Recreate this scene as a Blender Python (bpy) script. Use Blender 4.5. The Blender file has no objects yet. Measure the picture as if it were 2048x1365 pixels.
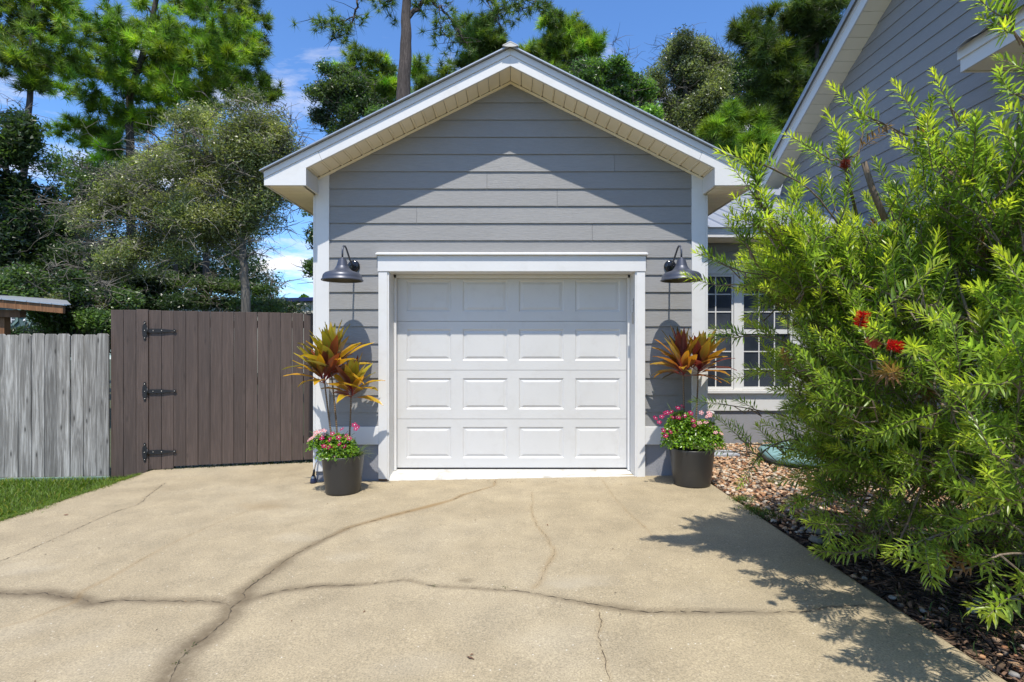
import bpy, math, random
import numpy as np
from mathutils import Vector, Matrix
R = random.Random(7)
RN = np.random.default_rng(11)
scene = bpy.context.scene
C = scene.collection
F = 1040.0            # focal length in photo pixels (photo is 2048 wide)
CAMZ = 1.37
# ------------------------------------------------------------------ camera
cam_d = bpy.data.cameras.new('camera'); cam = bpy.data.objects.new('camera', cam_d); C.objects.link(cam)
cam.location = (0, 0, CAMZ); cam.rotation_euler = (math.radians(90), 0, 0)
cam_d.sensor_width = 36; cam_d.lens = 36 * F / 2048
cam_d.clip_start = 0.05; cam_d.clip_end = 900
scene.camera = cam
# ------------------------------------------------------------------ light
SUN_EL = 65.4; SUN_STRENGTH = 4.5; SKY = 0.15; EXPO = 0.42
sun_d = bpy.data.lights.new('sun', 'SUN'); sun = bpy.data.objects.new('sun', sun_d); C.objects.link(sun)
sun_d.energy = SUN_STRENGTH; sun_d.angle = math.radians(0.55); sun_d.color = (1.0, 0.945, 0.85)
sdir = Vector((-0.012, math.cos(math.radians(SUN_EL)), -math.sin(math.radians(SUN_EL))))
sun.rotation_euler = sdir.to_track_quat('-Z', 'Y').to_euler(); sun.location = (0, -10, 20)
world = bpy.data.worlds.new('World'); scene.world = world; world.use_nodes = True
wn = world.node_tree; wn.nodes.clear()
def N(nt, t, **kw):
    n = nt.nodes.new(t)
    for k, v in kw.items(): setattr(n, k, v)
    return n
def setup_world():
    nt = wn; L = nt.links.new
    out = N(nt, 'ShaderNodeOutputWorld'); bg = N(nt, 'ShaderNodeBackground'); bg.inputs[1].default_value = SKY
    sky = N(nt, 'ShaderNodeTexSky', sky_type='NISHITA'); sky.sun_disc = False
    sky.sun_elevation = math.radians(SUN_EL); sky.sun_rotation = math.radians(180); sky.air_density = 1.0
    sky.dust_density = 0.4; sky.ozone_density = 2.5; sky.altitude = 10
    tint = N(nt, 'ShaderNodeMix', data_type='RGBA', blend_type='MULTIPLY'); tint.inputs[0].default_value = 1
    tint.inputs[7].default_value = (0.66, 0.92, 1.22, 1)
    L(sky.outputs[0], tint.inputs[6])
    tc = N(nt, 'ShaderNodeTexCoord'); sep = N(nt, 'ShaderNodeSeparateXYZ'); L(tc.outputs['Generated'], sep.inputs[0])
    ad = N(nt, 'ShaderNodeMath', operation='ADD'); ad.inputs[1].default_value = 0.12; L(sep.outputs[2], ad.inputs[0])
    mx = N(nt, 'ShaderNodeMath', operation='MAXIMUM'); mx.inputs[1].default_value = 0.05; L(ad.outputs[0], mx.inputs[0])
    dx = N(nt, 'ShaderNodeMath', operation='DIVIDE'); L(sep.outputs[0], dx.inputs[0]); L(mx.outputs[0], dx.inputs[1])
    dy = N(nt, 'ShaderNodeMath', operation='DIVIDE'); L(sep.outputs[1], dy.inputs[0]); L(mx.outputs[0], dy.inputs[1])
    cb = N(nt, 'ShaderNodeCombineXYZ'); L(dx.outputs[0], cb.inputs[0]); L(dy.outputs[0], cb.inputs[1])
    cb.inputs[2].default_value = 8.4
    n1 = N(nt, 'ShaderNodeTexNoise'); n1.inputs['Scale'].default_value = 0.95; n1.inputs['Detail'].default_value = 9
    n1.inputs['Roughness'].default_value = 0.62; n1.inputs['Distortion'].default_value = 0.35; L(cb.outputs[0], n1.inputs['Vector'])
    rp = N(nt, 'ShaderNodeValToRGB'); L(n1.outputs[0], rp.inputs[0])
    rp.color_ramp.elements[0].position = 0.515; rp.color_ramp.elements[0].color = (0, 0, 0, 1)
    rp.color_ramp.elements[1].position = 0.655; rp.color_ramp.elements[1].color = (0.97, 0.97, 0.97, 1)
    mix = N(nt, 'ShaderNodeMix', data_type='RGBA'); L(rp.outputs[0], mix.inputs[0])
    L(tint.outputs[2], mix.inputs[6]); mix.inputs[7].default_value = (6.2, 5.9, 5.8, 1)
    L(mix.outputs[2], bg.inputs[0]); L(bg.outputs[0], out.inputs[0])
setup_world()
scene.view_settings.view_transform = 'Standard'; scene.view_settings.look = 'None'
scene.view_settings.exposure = EXPO; scene.view_settings.gamma = 1; scene.view_settings.use_curve_mapping = False
scene.cycles.max_bounces = 8; scene.cycles.diffuse_bounces = 4; scene.cycles.glossy_bounces = 3
scene.cycles.transmission_bounces = 4; scene.cycles.transparent_max_bounces = 6
scene.cycles.use_denoising = True; scene.cycles.caustics_reflective = False; scene.cycles.caustics_refractive = False

def gz(x, y): return -(0.02 * (y - 5.2) - 0.015 * x)          # the ground falls away gently to the back and left
def W(px, py, z): return Vector(((px - 1024) / F * z, z, CAMZ + (682.5 - py) / F * z))   # where a sighted point stands
def G(px, py):                                                  # sighted point on the ground
    a = (px - 1024) / F; b = (py - 682.5) / F
    y = (CAMZ - 0.104) / (b - 0.02 + 0.015 * a)
    return (a * y, y)

# ------------------------------------------------------------------ mesh helpers
class MB:
    def __init__(s): s.v = []; s.f = []
    def add(s, vs, fs):
        o = len(s.v); s.v += [tuple(p) for p in vs]; s.f += [tuple(i + o for i in f) for f in fs]; return s
    def hexa(s, p):   # 8 points: bottom 4 ccw, top 4 ccw
        return s.add(p, [(3, 2, 1, 0), (4, 5, 6, 7), (0, 1, 5, 4), (1, 2, 6, 5), (2, 3, 7, 6), (3, 0, 4, 7)])
    def box(s, x0, x1, y0, y1, z0, z1):
        return s.hexa([(x0, y0, z0), (x1, y0, z0), (x1, y1, z0), (x0, y1, z0), (x0, y0, z1), (x1, y0, z1), (x1, y1, z1), (x0, y1, z1)])
    def prism(s, poly, y0, y1):   # poly in xz, extruded along y
        n = len(poly)
        return s.add([(x, y0, z) for x, z in poly] + [(x, y1, z) for x, z in poly],
                     [tuple(range(n)), tuple(reversed(range(n, 2 * n)))] + [(i, i + n, (i + 1) % n + n, (i + 1) % n) for i in range(n)])
    def prismx(s, poly, x0, x1):  # poly in yz, extruded along x
        n = len(poly)
        return s.add([(x0, y, z) for y, z in poly] + [(x1, y, z) for y, z in poly],
                     [tuple(range(n)), tuple(reversed(range(n, 2 * n)))] + [(i, i + n, (i + 1) % n + n, (i + 1) % n) for i in range(n)])
    def tube(s, pts, rads, n=6, cap=True):
        pts = [Vector(p) for p in pts]; o = len(s.v); k = len(pts)
        if not hasattr(rads, '__len__'): rads = [rads] * k
        up = None
        for i, p in enumerate(pts):
            t = (pts[min(i + 1, k - 1)] - pts[max(i - 1, 0)])
            t = t.normalized() if t.length > 1e-9 else Vector((0, 0, 1))
            if up is None:
                a = Vector((1, 0, 0)) if abs(t.x) < 0.8 else Vector((0, 1, 0)); up = t.cross(a).normalized()
            up = (up - t * up.dot(t)).normalized(); w = t.cross(up)
            for j in range(n):
                an = 2 * math.pi * j / n; q = p + (up * math.cos(an) + w * math.sin(an)) * rads[i]
                s.v.append((q.x, q.y, q.z))
        for i in range(k - 1):
            for j in range(n):
                a = o + i * n + j; b = o + i * n + (j + 1) % n
                s.f.append((a, b, b + n, a + n))
        if cap:
            s.f.append(tuple(o + j for j in reversed(range(n)))); s.f.append(tuple(o + (k - 1) * n + j for j in range(n)))
        return s
    def lathe(s, prof, c=(0, 0, 0), n=32, closed=False):
        o = len(s.v)
        for r, z in prof:
            for j in range(n):
                a = 2 * math.pi * j / n; s.v.append((c[0] + r * math.cos(a), c[1] + r * math.sin(a), c[2] + z))
        m = len(prof)
        for i in range(m - 1 + (1 if closed else 0)):
            for j in range(n):
                a = o + i * n + j; b = o + i * n + (j + 1) % n; i2 = (i + 1) % m
                s.f.append((a, b, o + i2 * n + (j + 1) % n, o + i2 * n + j))
        return s
    def build(s, name, mat, parent=None, smooth=False, bevel=0, auto=False):
        me = bpy.data.meshes.new(name); me.from_pydata(s.v, [], s.f); me.validate(); me.update()
        o = link(name, me, mat, parent)
        if smooth:
            me.polygons.foreach_set('use_smooth', [True] * len(me.polygons))
            if auto:
                try: me.set_sharp_from_angle(angle=math.radians(35))
                except Exception: pass
        if bevel:
            b = o.modifiers.new('bevel', 'BEVEL'); b.width = bevel; b.segments = 2; b.limit_method = 'ANGLE'
        return o
def link(name, me, mat, parent=None):
    o = bpy.data.objects.new(name, me); C.objects.link(o)
    if mat is not None and not me.materials: me.materials.append(mat)
    if parent is not None: o.parent = parent
    return o
def fmesh(name, V, Fc, mat, parent=None, col=None, smooth=False):
    V = np.ascontiguousarray(V, dtype=np.float32); Fc = np.ascontiguousarray(Fc, dtype=np.int32)
    me = bpy.data.meshes.new(name); k = Fc.shape[1]; m = Fc.shape[0]
    me.vertices.add(len(V)); me.vertices.foreach_set('co', V.ravel())
    me.loops.add(m * k); me.loops.foreach_set('vertex_index', Fc.ravel())
    me.polygons.add(m); me.polygons.foreach_set('loop_start', np.arange(0, m * k, k, dtype=np.int32))
    if smooth: me.polygons.foreach_set('use_smooth', np.ones(m, dtype=bool))
    me.update(calc_edges=True)
    if col is not None:
        at = me.color_attributes.new('Col', 'FLOAT_COLOR', 'POINT')
        cc = np.ones((len(V), 4), dtype=np.float32); cc[:, :3] = col; at.data.foreach_set('color', cc.ravel())
    return link(name, me, mat, parent)
def thing(name, label, cat, loc=(0, 0, 0), group=None):
    o = bpy.data.objects.new(name, None); C.objects.link(o); o.location = loc; o.empty_display_size = 0.1
    o['label'] = label; o['category'] = cat
    if group: o['group'] = group
    return o
def tag(o, label, cat, group=None, kind=None):
    o['label'] = label; o['category'] = cat
    if group: o['group'] = group
    if kind: o['kind'] = kind
    return o
def kind(o, k): o['kind'] = k; return o

# ------------------------------------------------------------------ materials
def mat_base(name):
    m = bpy.data.materials.new(name); m.use_nodes = True; nt = m.node_tree; nt.nodes.clear()
    out = N(nt, 'ShaderNodeOutputMaterial'); b = N(nt, 'ShaderNodeBsdfPrincipled'); nt.links.new(b.outputs[0], out.inputs[0])
    return m, nt, b, out
def coords(nt, scale=(1, 1, 1), rnd=True, gen='Object'):
    tc = N(nt, 'ShaderNodeTexCoord'); mp = N(nt, 'ShaderNodeMapping'); mp.inputs['Scale'].default_value = scale
    if rnd:
        oi = N(nt, 'ShaderNodeObjectInfo'); mu = N(nt, 'ShaderNodeMath', operation='MULTIPLY'); mu.inputs[1].default_value = 57.3
        nt.links.new(oi.outputs['Random'], mu.inputs[0]); cb = N(nt, 'ShaderNodeCombineXYZ')
        for i in range(3): nt.links.new(mu.outputs[0], cb.inputs[i])
        nt.links.new(cb.outputs[0], mp.inputs['Location'])
    nt.links.new(tc.outputs[gen], mp.inputs['Vector']); return mp.outputs[0]
def noise(nt, vec, scale, detail=4, rough=0.55, dist=0.0):
    n = N(nt, 'ShaderNodeTexNoise'); n.inputs['Scale'].default_value = scale; n.inputs['Detail'].default_value = detail
    n.inputs['Roughness'].default_value = rough; n.inputs['Distortion'].default_value = dist
    nt.links.new(vec, n.inputs['Vector']); return n.outputs[0]
def ramp(nt, fac, stops):
    r = N(nt, 'ShaderNodeValToRGB'); nt.links.new(fac, r.inputs[0]); e = r.color_ramp.elements
    while len(e) < len(stops): e.new(0.5)
    for i, (p, c) in enumerate(stops):
        e[i].position = p; e[i].color = (c[0], c[1], c[2], 1) if hasattr(c, '__len__') else (c, c, c, 1)
    return r.outputs[0]
def mixc(nt, fac, a, b, mode='MIX'):
    m = N(nt, 'ShaderNodeMix', data_type='RGBA', blend_type=mode)
    for i, s in ((0, fac), (6, a), (7, b)):
        if hasattr(s, 'is_linked') or hasattr(s, 'links'): nt.links.new(s, m.inputs[i])
        elif i == 0: m.inputs[0].default_value = s
        else: m.inputs[i].default_value = (s[0], s[1], s[2], 1) if hasattr(s, '__len__') else (s, s, s, 1)
    return m.outputs[2]
def bump(nt, b, h, strength=0.3, dist=0.01):
    n = N(nt, 'ShaderNodeBump'); n.inputs['Strength'].default_value = strength; n.inputs['Distance'].default_value = dist
    nt.links.new(h, n.inputs['Height']); nt.links.new(n.outputs[0], b.inputs['Normal'])
def paint(name, col, rough=0.5, var=0.08, dirt=0.0, dirtcol=(0.25, 0.2, 0.14), bmp=0.08, grain=(1, 1, 1), gscale=40, tone=0.05, metal=0):
    m, nt, b, out = mat_base(name)
    v = coords(nt, (1, 1, 1)); g = coords(nt, grain)
    big = noise(nt, v, 1.7, 5, 0.6)
    c = ramp(nt, big, [(0.3, tuple(x * (1 - var) for x in col)), (0.7, tuple(min(1, x * (1 + var * 0.6)) for x in col))])
    oi = N(nt, 'ShaderNodeObjectInfo')
    t = ramp(nt, oi.outputs['Random'], [(0, 1 - tone), (1, 1.0)])
    c = mixc(nt, 1.0, c, t, 'MULTIPLY')
    if dirt:
        d = noise(nt, v, 6, 8, 0.7, 0.4); df = ramp(nt, d, [(0.52, 0), (0.75, dirt)])
        c = mixc(nt, df, c, dirtcol)
    nt.links.new(c, b.inputs['Base Color']); b.inputs['Roughness'].default_value = rough; b.inputs['Metallic'].default_value = metal
    if bmp:
        fn = noise(nt, g, gscale, 5, 0.6); bump(nt, b, fn, bmp, 0.01)
    return m
def attr_leaf(name, trans=0.35, rough=0.45, spec=0.4, tboost=(1.3, 1.5, 0.6), const=None, noise_amt=0.0):
    m, nt, b, out = mat_base(name)
    if const is None:
        a = N(nt, 'ShaderNodeAttribute', attribute_name='Col'); c = a.outputs['Color']
    else:
        rgb = N(nt, 'ShaderNodeRGB'); rgb.outputs[0].default_value = (*const, 1); c = rgb.outputs[0]
    nt.links.new(c, b.inputs['Base Color']); b.inputs['Roughness'].default_value = rough
    b.inputs['Specular IOR Level'].default_value = spec
    if trans > 0:
        tr = N(nt, 'ShaderNodeBsdfTranslucent'); nt.links.new(mixc(nt, 1.0, c, tboost, 'MULTIPLY'), tr.inputs[0])
        mx = N(nt, 'ShaderNodeMixShader'); mx.inputs[0].default_value = trans
        nt.links.new(b.outputs[0], mx.inputs[1]); nt.links.new(tr.outputs[0], mx.inputs[2]); nt.links.new(mx.outputs[0], out.inputs[0])
    return m
M = {}
M['white'] = paint('white_trim_paint', (0.70, 0.695, 0.68), 0.45, 0.04, 0.22, (0.45, 0.42, 0.36), 0.05)
M['white_door'] = paint('white_door_paint', (0.60, 0.595, 0.58), 0.4, 0.03, 0.12, bmp=0.10, grain=(2, 2, 30), gscale=9, tone=0.02)
M['soffit'] = paint('vinyl_soffit', (0.88, 0.80, 0.62), 0.5, 0.03, 0.0, bmp=0.02, tone=0.05)
M['chip'] = paint('chipped_white_paint', (0.56, 0.55, 0.52), 0.6, 0.08, 0.95, (0.30, 0.26, 0.2), 0.3, tone=0)
M['roofmetal'] = paint('galvalume_roof_metal', (0.46, 0.48, 0.51), 0.38, 0.10, 0.15, (0.3, 0.28, 0.26), 0.03, metal=0.55)
M['cap'] = paint('weathered_cap_metal', (0.5, 0.48, 0.44), 0.5, 0.15, 0.3, (0.3, 0.27, 0.22), 0.1, metal=0.2)
M['lampblue'] = paint('lamp_slate_paint', (0.06, 0.068, 0.095), 0.38, 0.05, 0.0, bmp=0.02, metal=0.2)
M['lampblack'] = paint('lamp_black_gloss', (0.012, 0.014, 0.02), 0.12, 0.05, 0.0, bmp=0)
M['lampin'] = paint('lamp_inner', (0.10, 0.09, 0.07), 0.4, 0.05, 0.0, bmp=0)
M['iron'] = paint('black_iron', (0.010, 0.010, 0.011), 0.6, 0.1, 0.0, bmp=0.1)
M['steel'] = paint('dull_steel', (0.42, 0.40, 0.36), 0.35, 0.2, 0.5, (0.16, 0.09, 0.05), 0.05, metal=0.8)
M['rust'] = paint('rusty_edge', (0.17, 0.09, 0.05), 0.8, 0.2, 0)
M['pot'] = paint('charcoal_plastic', (0.034, 0.033, 0.032), 0.36, 0.08, 0.12, (0.12, 0.1, 0.08), 0.02)
M['soil'] = paint('potting_soil', (0.025, 0.018, 0.013), 0.95, 0.4, 0, bmp=0.8, gscale=60)
M['darkgap'] = paint('dark_backing', (0.012, 0.011, 0.010), 0.9, 0.1, 0)
M['found'] = paint('grey_foundation_stucco', (0.27, 0.275, 0.30), 0.85, 0.06, 0.1, (0.2, 0.2, 0.2), 0.35, gscale=60)
M['teal'] = paint('faded_teal_plastic', (0.20, 0.36, 0.38), 0.5, 0.08, 0.3, (0.3, 0.36, 0.33), 0.1)
M['tealdark'] = paint('teal_underside', (0.03, 0.06, 0.07), 0.6, 0.1, 0)
M['paver'] = paint('grey_paver', (0.36, 0.38, 0.43), 0.8, 0.1, 0.2, bmp=0.3)
M['greenshed'] = paint('shed_green_paint', (0.075, 0.125, 0.125), 0.7, 0.08, 0.1, bmp=0.05)
M['greentrim'] = paint('shed_light_green_trim', (0.16, 0.24, 0.21), 0.6, 0.08, 0.1, bmp=0.05)
M['cream'] = paint('cream_sheet_metal', (0.50, 0.49, 0.42), 0.5, 0.05, 0.1, bmp=0)
M['bluetrim'] = paint('navy_gutter', (0.02, 0.03, 0.12), 0.4, 0.05, 0, bmp=0)
M['navy'] = paint('navy_rubber', (0.012, 0.018, 0.055), 0.4, 0.05, 0, bmp=0)
M['alu'] = paint('aluminium_tube', (0.7, 0.7, 0.72), 0.25, 0.05, 0, bmp=0, metal=0.9)

def siding_mat():
    m, nt, b, out = mat_base('grey_fibre_cement_siding')
    v = coords(nt); g = coords(nt, (2.2, 2.2, 46)); big = noise(nt, v, 1.3, 5, 0.6)
    c = ramp(nt, big, [(0.3, (0.262, 0.258, 0.252)), (0.7, (0.287, 0.282, 0.276))])
    gr = noise(nt, g, 6, 6, 0.62, 0.6)
    c = mixc(nt, ramp(nt, gr, [(0.35, 0.24), (0.6, 0)]), c, (0.12, 0.12, 0.12))
    oi = N(nt, 'ShaderNodeObjectInfo'); c = mixc(nt, 1.0, c, ramp(nt, oi.outputs['Random'], [(0, 0.95), (1, 1.03)]), 'MULTIPLY')
    nt.links.new(c, b.inputs['Base Color']); b.inputs['Roughness'].default_value = 0.55
    bump(nt, b, gr, 0.6, 0.006); return m
M['siding'] = siding_mat()
def wood_mat(name, c1, c2, c3, knot, rough=0.8, streak=0.5, bmp=0.5, tone=(0.8, 1.1)):
    m, nt, b, out = mat_base(name)
    g = coords(nt, (75, 75, 2.4)); g2 = coords(nt, (16, 16, 1.1)); k = coords(nt, (9, 9, 2.6))
    s1 = noise(nt, g, 1.6, 7, 0.65, 0.5); s2 = noise(nt, g2, 1.3, 4, 0.6, 1.2)
    c = ramp(nt, s1, [(0.3, c1), (0.55, c2), (0.75, c3)])
    c = mixc(nt, ramp(nt, s2, [(0.42, streak), (0.62, 0)]), c, tuple(x * 0.55 for x in c1))
    sw = N(nt, 'ShaderNodeSeparateXYZ'); nt.links.new(k, sw.inputs[0]); cw = N(nt, 'ShaderNodeCombineXYZ'); nt.links.new(sw.outputs[0], cw.inputs[0]); nt.links.new(sw.outputs[2], cw.inputs[1]); vo = N(nt, 'ShaderNodeTexVoronoi', voronoi_dimensions='2D'); vo.inputs['Scale'].default_value = 0.8; nt.links.new(cw.outputs[0], vo.inputs['Vector'])
    kf = mixc(nt, 1.0, ramp(nt, vo.outputs['Distance'], [(0.035, knot), (0.06, knot * 0.45), (0.12, 0)]), ramp(nt, vo.outputs['Color'], [(0.55, 0), (0.6, 1)]), 'MULTIPLY')
    c = mixc(nt, kf, c, tuple(x * 0.3 for x in c1))
    oi = N(nt, 'ShaderNodeObjectInfo'); c = mixc(nt, 1.0, c, ramp(nt, oi.outputs['Random'], [(0, tone[0]), (1, tone[1])]), 'MULTIPLY')
    nt.links.new(c, b.inputs['Base Color']); b.inputs['Roughness'].default_value = rough
    bump(nt, b, s1, bmp, 0.006); return m
M['grey_wood'] = wood_mat('weathered_grey_pine', (0.14, 0.125, 0.105), (0.40, 0.38, 0.345), (0.58, 0.56, 0.52), 0.9, streak=0.6, tone=(.72,1.15))
M['brown_wood'] = wood_mat('brown_stained_boards', (0.070, 0.048, 0.037), (0.100, 0.070, 0.056), (0.124, 0.089, 0.073), 0.4, 0.6, 0.35, 0.5, (0.82, 1.12))
M['raw_wood'] = wood_mat('reddish_raw_timber', (0.16, 0.07, 0.025), (0.26, 0.12, 0.05), (0.34, 0.18, 0.08), 0.6)
M['bark_pine'] = wood_mat('pine_bark', (0.035, 0.026, 0.022), (0.12, 0.095, 0.083), (0.22, 0.18, 0.16), 0.5, 0.95, 0.6, 1.0)
M['bark_grey'] = wood_mat('grey_bark', (0.07, 0.06, 0.048), (0.15, 0.135, 0.11), (0.24, 0.22, 0.19), 0.3, 0.95, 0.4, 0.8)
M['bark_bush'] = wood_mat('shrub_bark', (0.11, 0.075, 0.05), (0.22, 0.17, 0.12), (0.33, 0.28, 0.22), 0.3, 0.9, 0.4, 0.5)
def cane_mat():
    m, nt, b, out = mat_base('ringed_cane')
    v = coords(nt, (1, 1, 1)); sep = N(nt, 'ShaderNodeSeparateXYZ'); nt.links.new(v, sep.inputs[0])
    mu = N(nt, 'ShaderNodeMath', operation='MULTIPLY'); mu.inputs[1].default_value = 380; nt.links.new(sep.outputs[2], mu.inputs[0])
    sn = N(nt, 'ShaderNodeMath', operation='SINE'); nt.links.new(mu.outputs[0], sn.inputs[0])
    c = ramp(nt, sn.outputs[0], [(0.1, (0.20, 0.14, 0.08)), (0.8, (0.07, 0.04, 0.025))])
    nt.links.new(c, b.inputs['Base Color']); b.inputs['Roughness'].default_value = 0.7; bump(nt, b, sn.outputs[0], 0.4, 0.004); return m
M['cane'] = cane_mat()
def glass_mat():
    m, nt, b, out = mat_base('window_glass')
    v = coords(nt, rnd=False); n = noise(nt, v, 1.5, 3)
    c = ramp(nt, n, [(0.35, (0.022, 0.028, 0.038)), (0.7, (0.075, 0.085, 0.105))])  # patchy blue-grey painted into the panes in place of interior reflections
    nt.links.new(c, b.inputs['Base Color']); b.inputs['Roughness'].default_value = 0.06; b.inputs['Specular IOR Level'].default_value = 0.5
    return m
M['glass'] = glass_mat()
def concrete_mat():
    m, nt, b, out = mat_base('tan_driveway_concrete')
    v = coords(nt, rnd=False)
    big = noise(nt, v, 0.55, 5, 0.6, 0.4); med = noise(nt, v, 3.5, 6, 0.65); fine = noise(nt, v, 120, 5, 0.8); agg = noise(nt, v, 60, 2, 0.5)
    c = ramp(nt, big, [(0.3, (0.300, 0.243, 0.152)), (0.5, (0.330, 0.271, 0.174)), (0.72, (0.355, 0.300, 0.205))])
    c = mixc(nt, 1.0, c, ramp(nt, med, [(0.3, 0.82), (0.7, 1.12)]), 'MULTIPLY')
    c = mixc(nt, 1.0, c, ramp(nt, fine, [(0.36, 0.62), (0.5, 1.0), (0.64, 1.34)]), 'MULTIPLY')
    c = mixc(nt, ramp(nt, agg, [(0.68, 0), (0.76, 0.55)]), c, (0.55, 0.48, 0.38))
    vo = N(nt, 'ShaderNodeTexVoronoi'); vo.inputs['Scale'].default_value = 38; nt.links.new(v, vo.inputs['Vector'])
    pit = ramp(nt, vo.outputs['Distance'], [(0.05, 0.75), (0.13, 0)])
    sel = ramp(nt, vo.outputs['Color'], [(0.72, 0), (0.76, 1)])
    c = mixc(nt, mixc(nt, 1.0, pit, sel, 'MULTIPLY'), c, (0.12, 0.08, 0.05))
    vo2 = N(nt, 'ShaderNodeTexVoronoi'); vo2.inputs['Scale'].default_value = 29; nt.links.new(v, vo2.inputs['Vector'])
    p2 = mixc(nt, 1.0, ramp(nt, vo2.outputs['Distance'], [(0.06, 0.8), (0.13, 0)]), ramp(nt, vo2.outputs['Color'], [(0.70, 0), (0.75, 1)]), 'MULTIPLY')
    c = mixc(nt, p2, c, (0.66, 0.63, 0.56))
    a = N(nt, 'ShaderNodeAttribute', attribute_name='Col'); sp = N(nt, 'ShaderNodeSeparateColor'); nt.links.new(a.outputs['Color'], sp.inputs[0])
    wob = noise(nt, v, 22, 5, 0.7)
    st = N(nt, 'ShaderNodeMath', operation='MULTIPLY'); nt.links.new(sp.outputs[0], st.inputs[0]); nt.links.new(ramp(nt, wob, [(0.3, 0.62), (0.65, 1.0)]), st.inputs[1])
    c = mixc(nt, st.outputs[0], c, (0.125, 0.094, 0.055))            # dark damp stain (red channel)
    c = mixc(nt, sp.outputs[1], c, (0.24, 0.16, 0.07))              # rusty stain (green channel)
    c = mixc(nt, sp.outputs[2], c, (0.43, 0.39, 0.31))               # pale worn patch (blue channel)
    nt.links.new(c, b.inputs['Base Color']); b.inputs['Roughness'].default_value = 0.88
    h = mixc(nt, 0.5, fine, med); bump(nt, b, h, 0.35, 0.006); return m
M['concrete'] = concrete_mat()
def plain(name, stops, scale, rough=0.95, bmp=0.5, dist=0.02):
    m, nt, b, out = mat_base(name); v = coords(nt, rnd=False); n = noise(nt, v, scale, 7, 0.7)
    nt.links.new(ramp(nt, n, stops), b.inputs['Base Color']); b.inputs['Roughness'].default_value = rough; bump(nt, b, n, bmp, dist); return m
M['crack'] = plain('crack_dirt', [(0.35, (0.03, 0.023, 0.016)), (0.65, (0.10, 0.075, 0.05))], 60)
M['ground'] = plain('ground_soil_grass', [(0.3, (0.035, 0.045, 0.018)), (0.7, (0.07, 0.075, 0.035))], 3)
M['lawn'] = plain('lawn_soil', [(0.3, (0.03, 0.04, 0.012)), (0.7, (0.06, 0.085, 0.022))], 14)
M['bed'] = plain('bed_soil', [(0.3, (0.05, 0.032, 0.02)), (0.7, (0.17, 0.115, 0.075))], 24)
def attr_mat(name, rough=0.7, b_=0.25):
    m, nt, b, out = mat_base(name); a = N(nt, 'ShaderNodeAttribute', attribute_name='Col'); v = coords(nt, rnd=False)
    n = noise(nt, v, 55, 5, 0.65); c = mixc(nt, 1.0, a.outputs['Color'], ramp(nt, n, [(0.3, 0.7), (0.7, 1.15)]), 'MULTIPLY')
    nt.links.new(c, b.inputs['Base Color']); b.inputs['Roughness'].default_value = rough; bump(nt, b, n, b_, 0.01); return m
M['stone'] = attr_mat('river_pebbles'); M['mulch'] = attr_mat('mulch_chips', 0.95)
M['leaf'] = attr_leaf('tree_leaves', 0.45, 0.36, 0.6)
M['needle'] = attr_leaf('pine_needles', 0.35, 0.5, 0.4, (1.25, 1.4, 0.5))
M['bb'] = attr_leaf('bottlebrush_leaves', 0.55, 0.34, 0.6, (1.5, 1.65, 0.7))
M['cordy'] = attr_leaf('cordyline_leaves', 0.42, 0.3, 0.5, (1.5, 1.25, 0.6))
M['grass'] = attr_leaf('grass_blades', 0.35, 0.5, 0.3)
M['vleaf'] = attr_leaf('periwinkle_leaves', 0.35, 0.3, 0.5)
M['magenta'] = attr_leaf('magenta_petal', 0.25, 0.55, 0.2, (1.2, 0.6, 0.9), (0.36, 0.002, 0.085))
M['pink'] = attr_leaf('pale_pink_petal', 0.25, 0.55, 0.2, (1.2, 0.9, 0.9), (0.66, 0.33, 0.34))
M['eye'] = attr_leaf('flower_eye', 0.0, 0.6, 0.2, const=(0.85, 0.8, 0.8))
M['red'] = attr_leaf('red_stamens', 0.25, 0.5, 0.2, (1.3, 0.6, 0.6), (0.50, 0.012, 0.008))
M['redpale'] = attr_leaf('faded_red_stamens', 0.25, 0.5, 0.2, (1.2, 0.8, 0.7), (0.55, 0.10, 0.07))
M['reddry'] = attr_leaf('dried_red_stamens', 0.1, 0.6, 0.2, (1.2, 0.8, 0.7), (0.20, 0.035, 0.022))
# ================================================================== GROUND
def sheet(name, x0, x1, y0, y1, dz, mat, n=2):
    xs = np.linspace(x0, x1, n); ys = np.linspace(y0, y1, n); X, Y = np.meshgrid(xs, ys)
    V = np.stack([X.ravel(), Y.ravel(), np.array([gz(a, b) for a, b in zip(X.ravel(), Y.ravel())]) + dz], 1)
    i = np.arange(n * n).reshape(n, n); Fc = np.stack([i[:-1, :-1].ravel(), i[:-1, 1:].ravel(), i[1:, 1:].ravel(), i[1:, :-1].ravel()], 1)
    o = fmesh(name, V, Fc, mat); return kind(o, 'structure')
DX0, DX1 = -4.03, 1.875
sheet('ground', -300, 300, -60, 600, -0.10, M['ground'])
sheet('lawn', -9.0, DX0 + 0.01, -6, 5.75, -0.06, M['lawn'], 8)
sheet('gravel_bed', DX1 - 0.01, 4.85, -1, 7.05, -0.03, M['bed'], 8)
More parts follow.
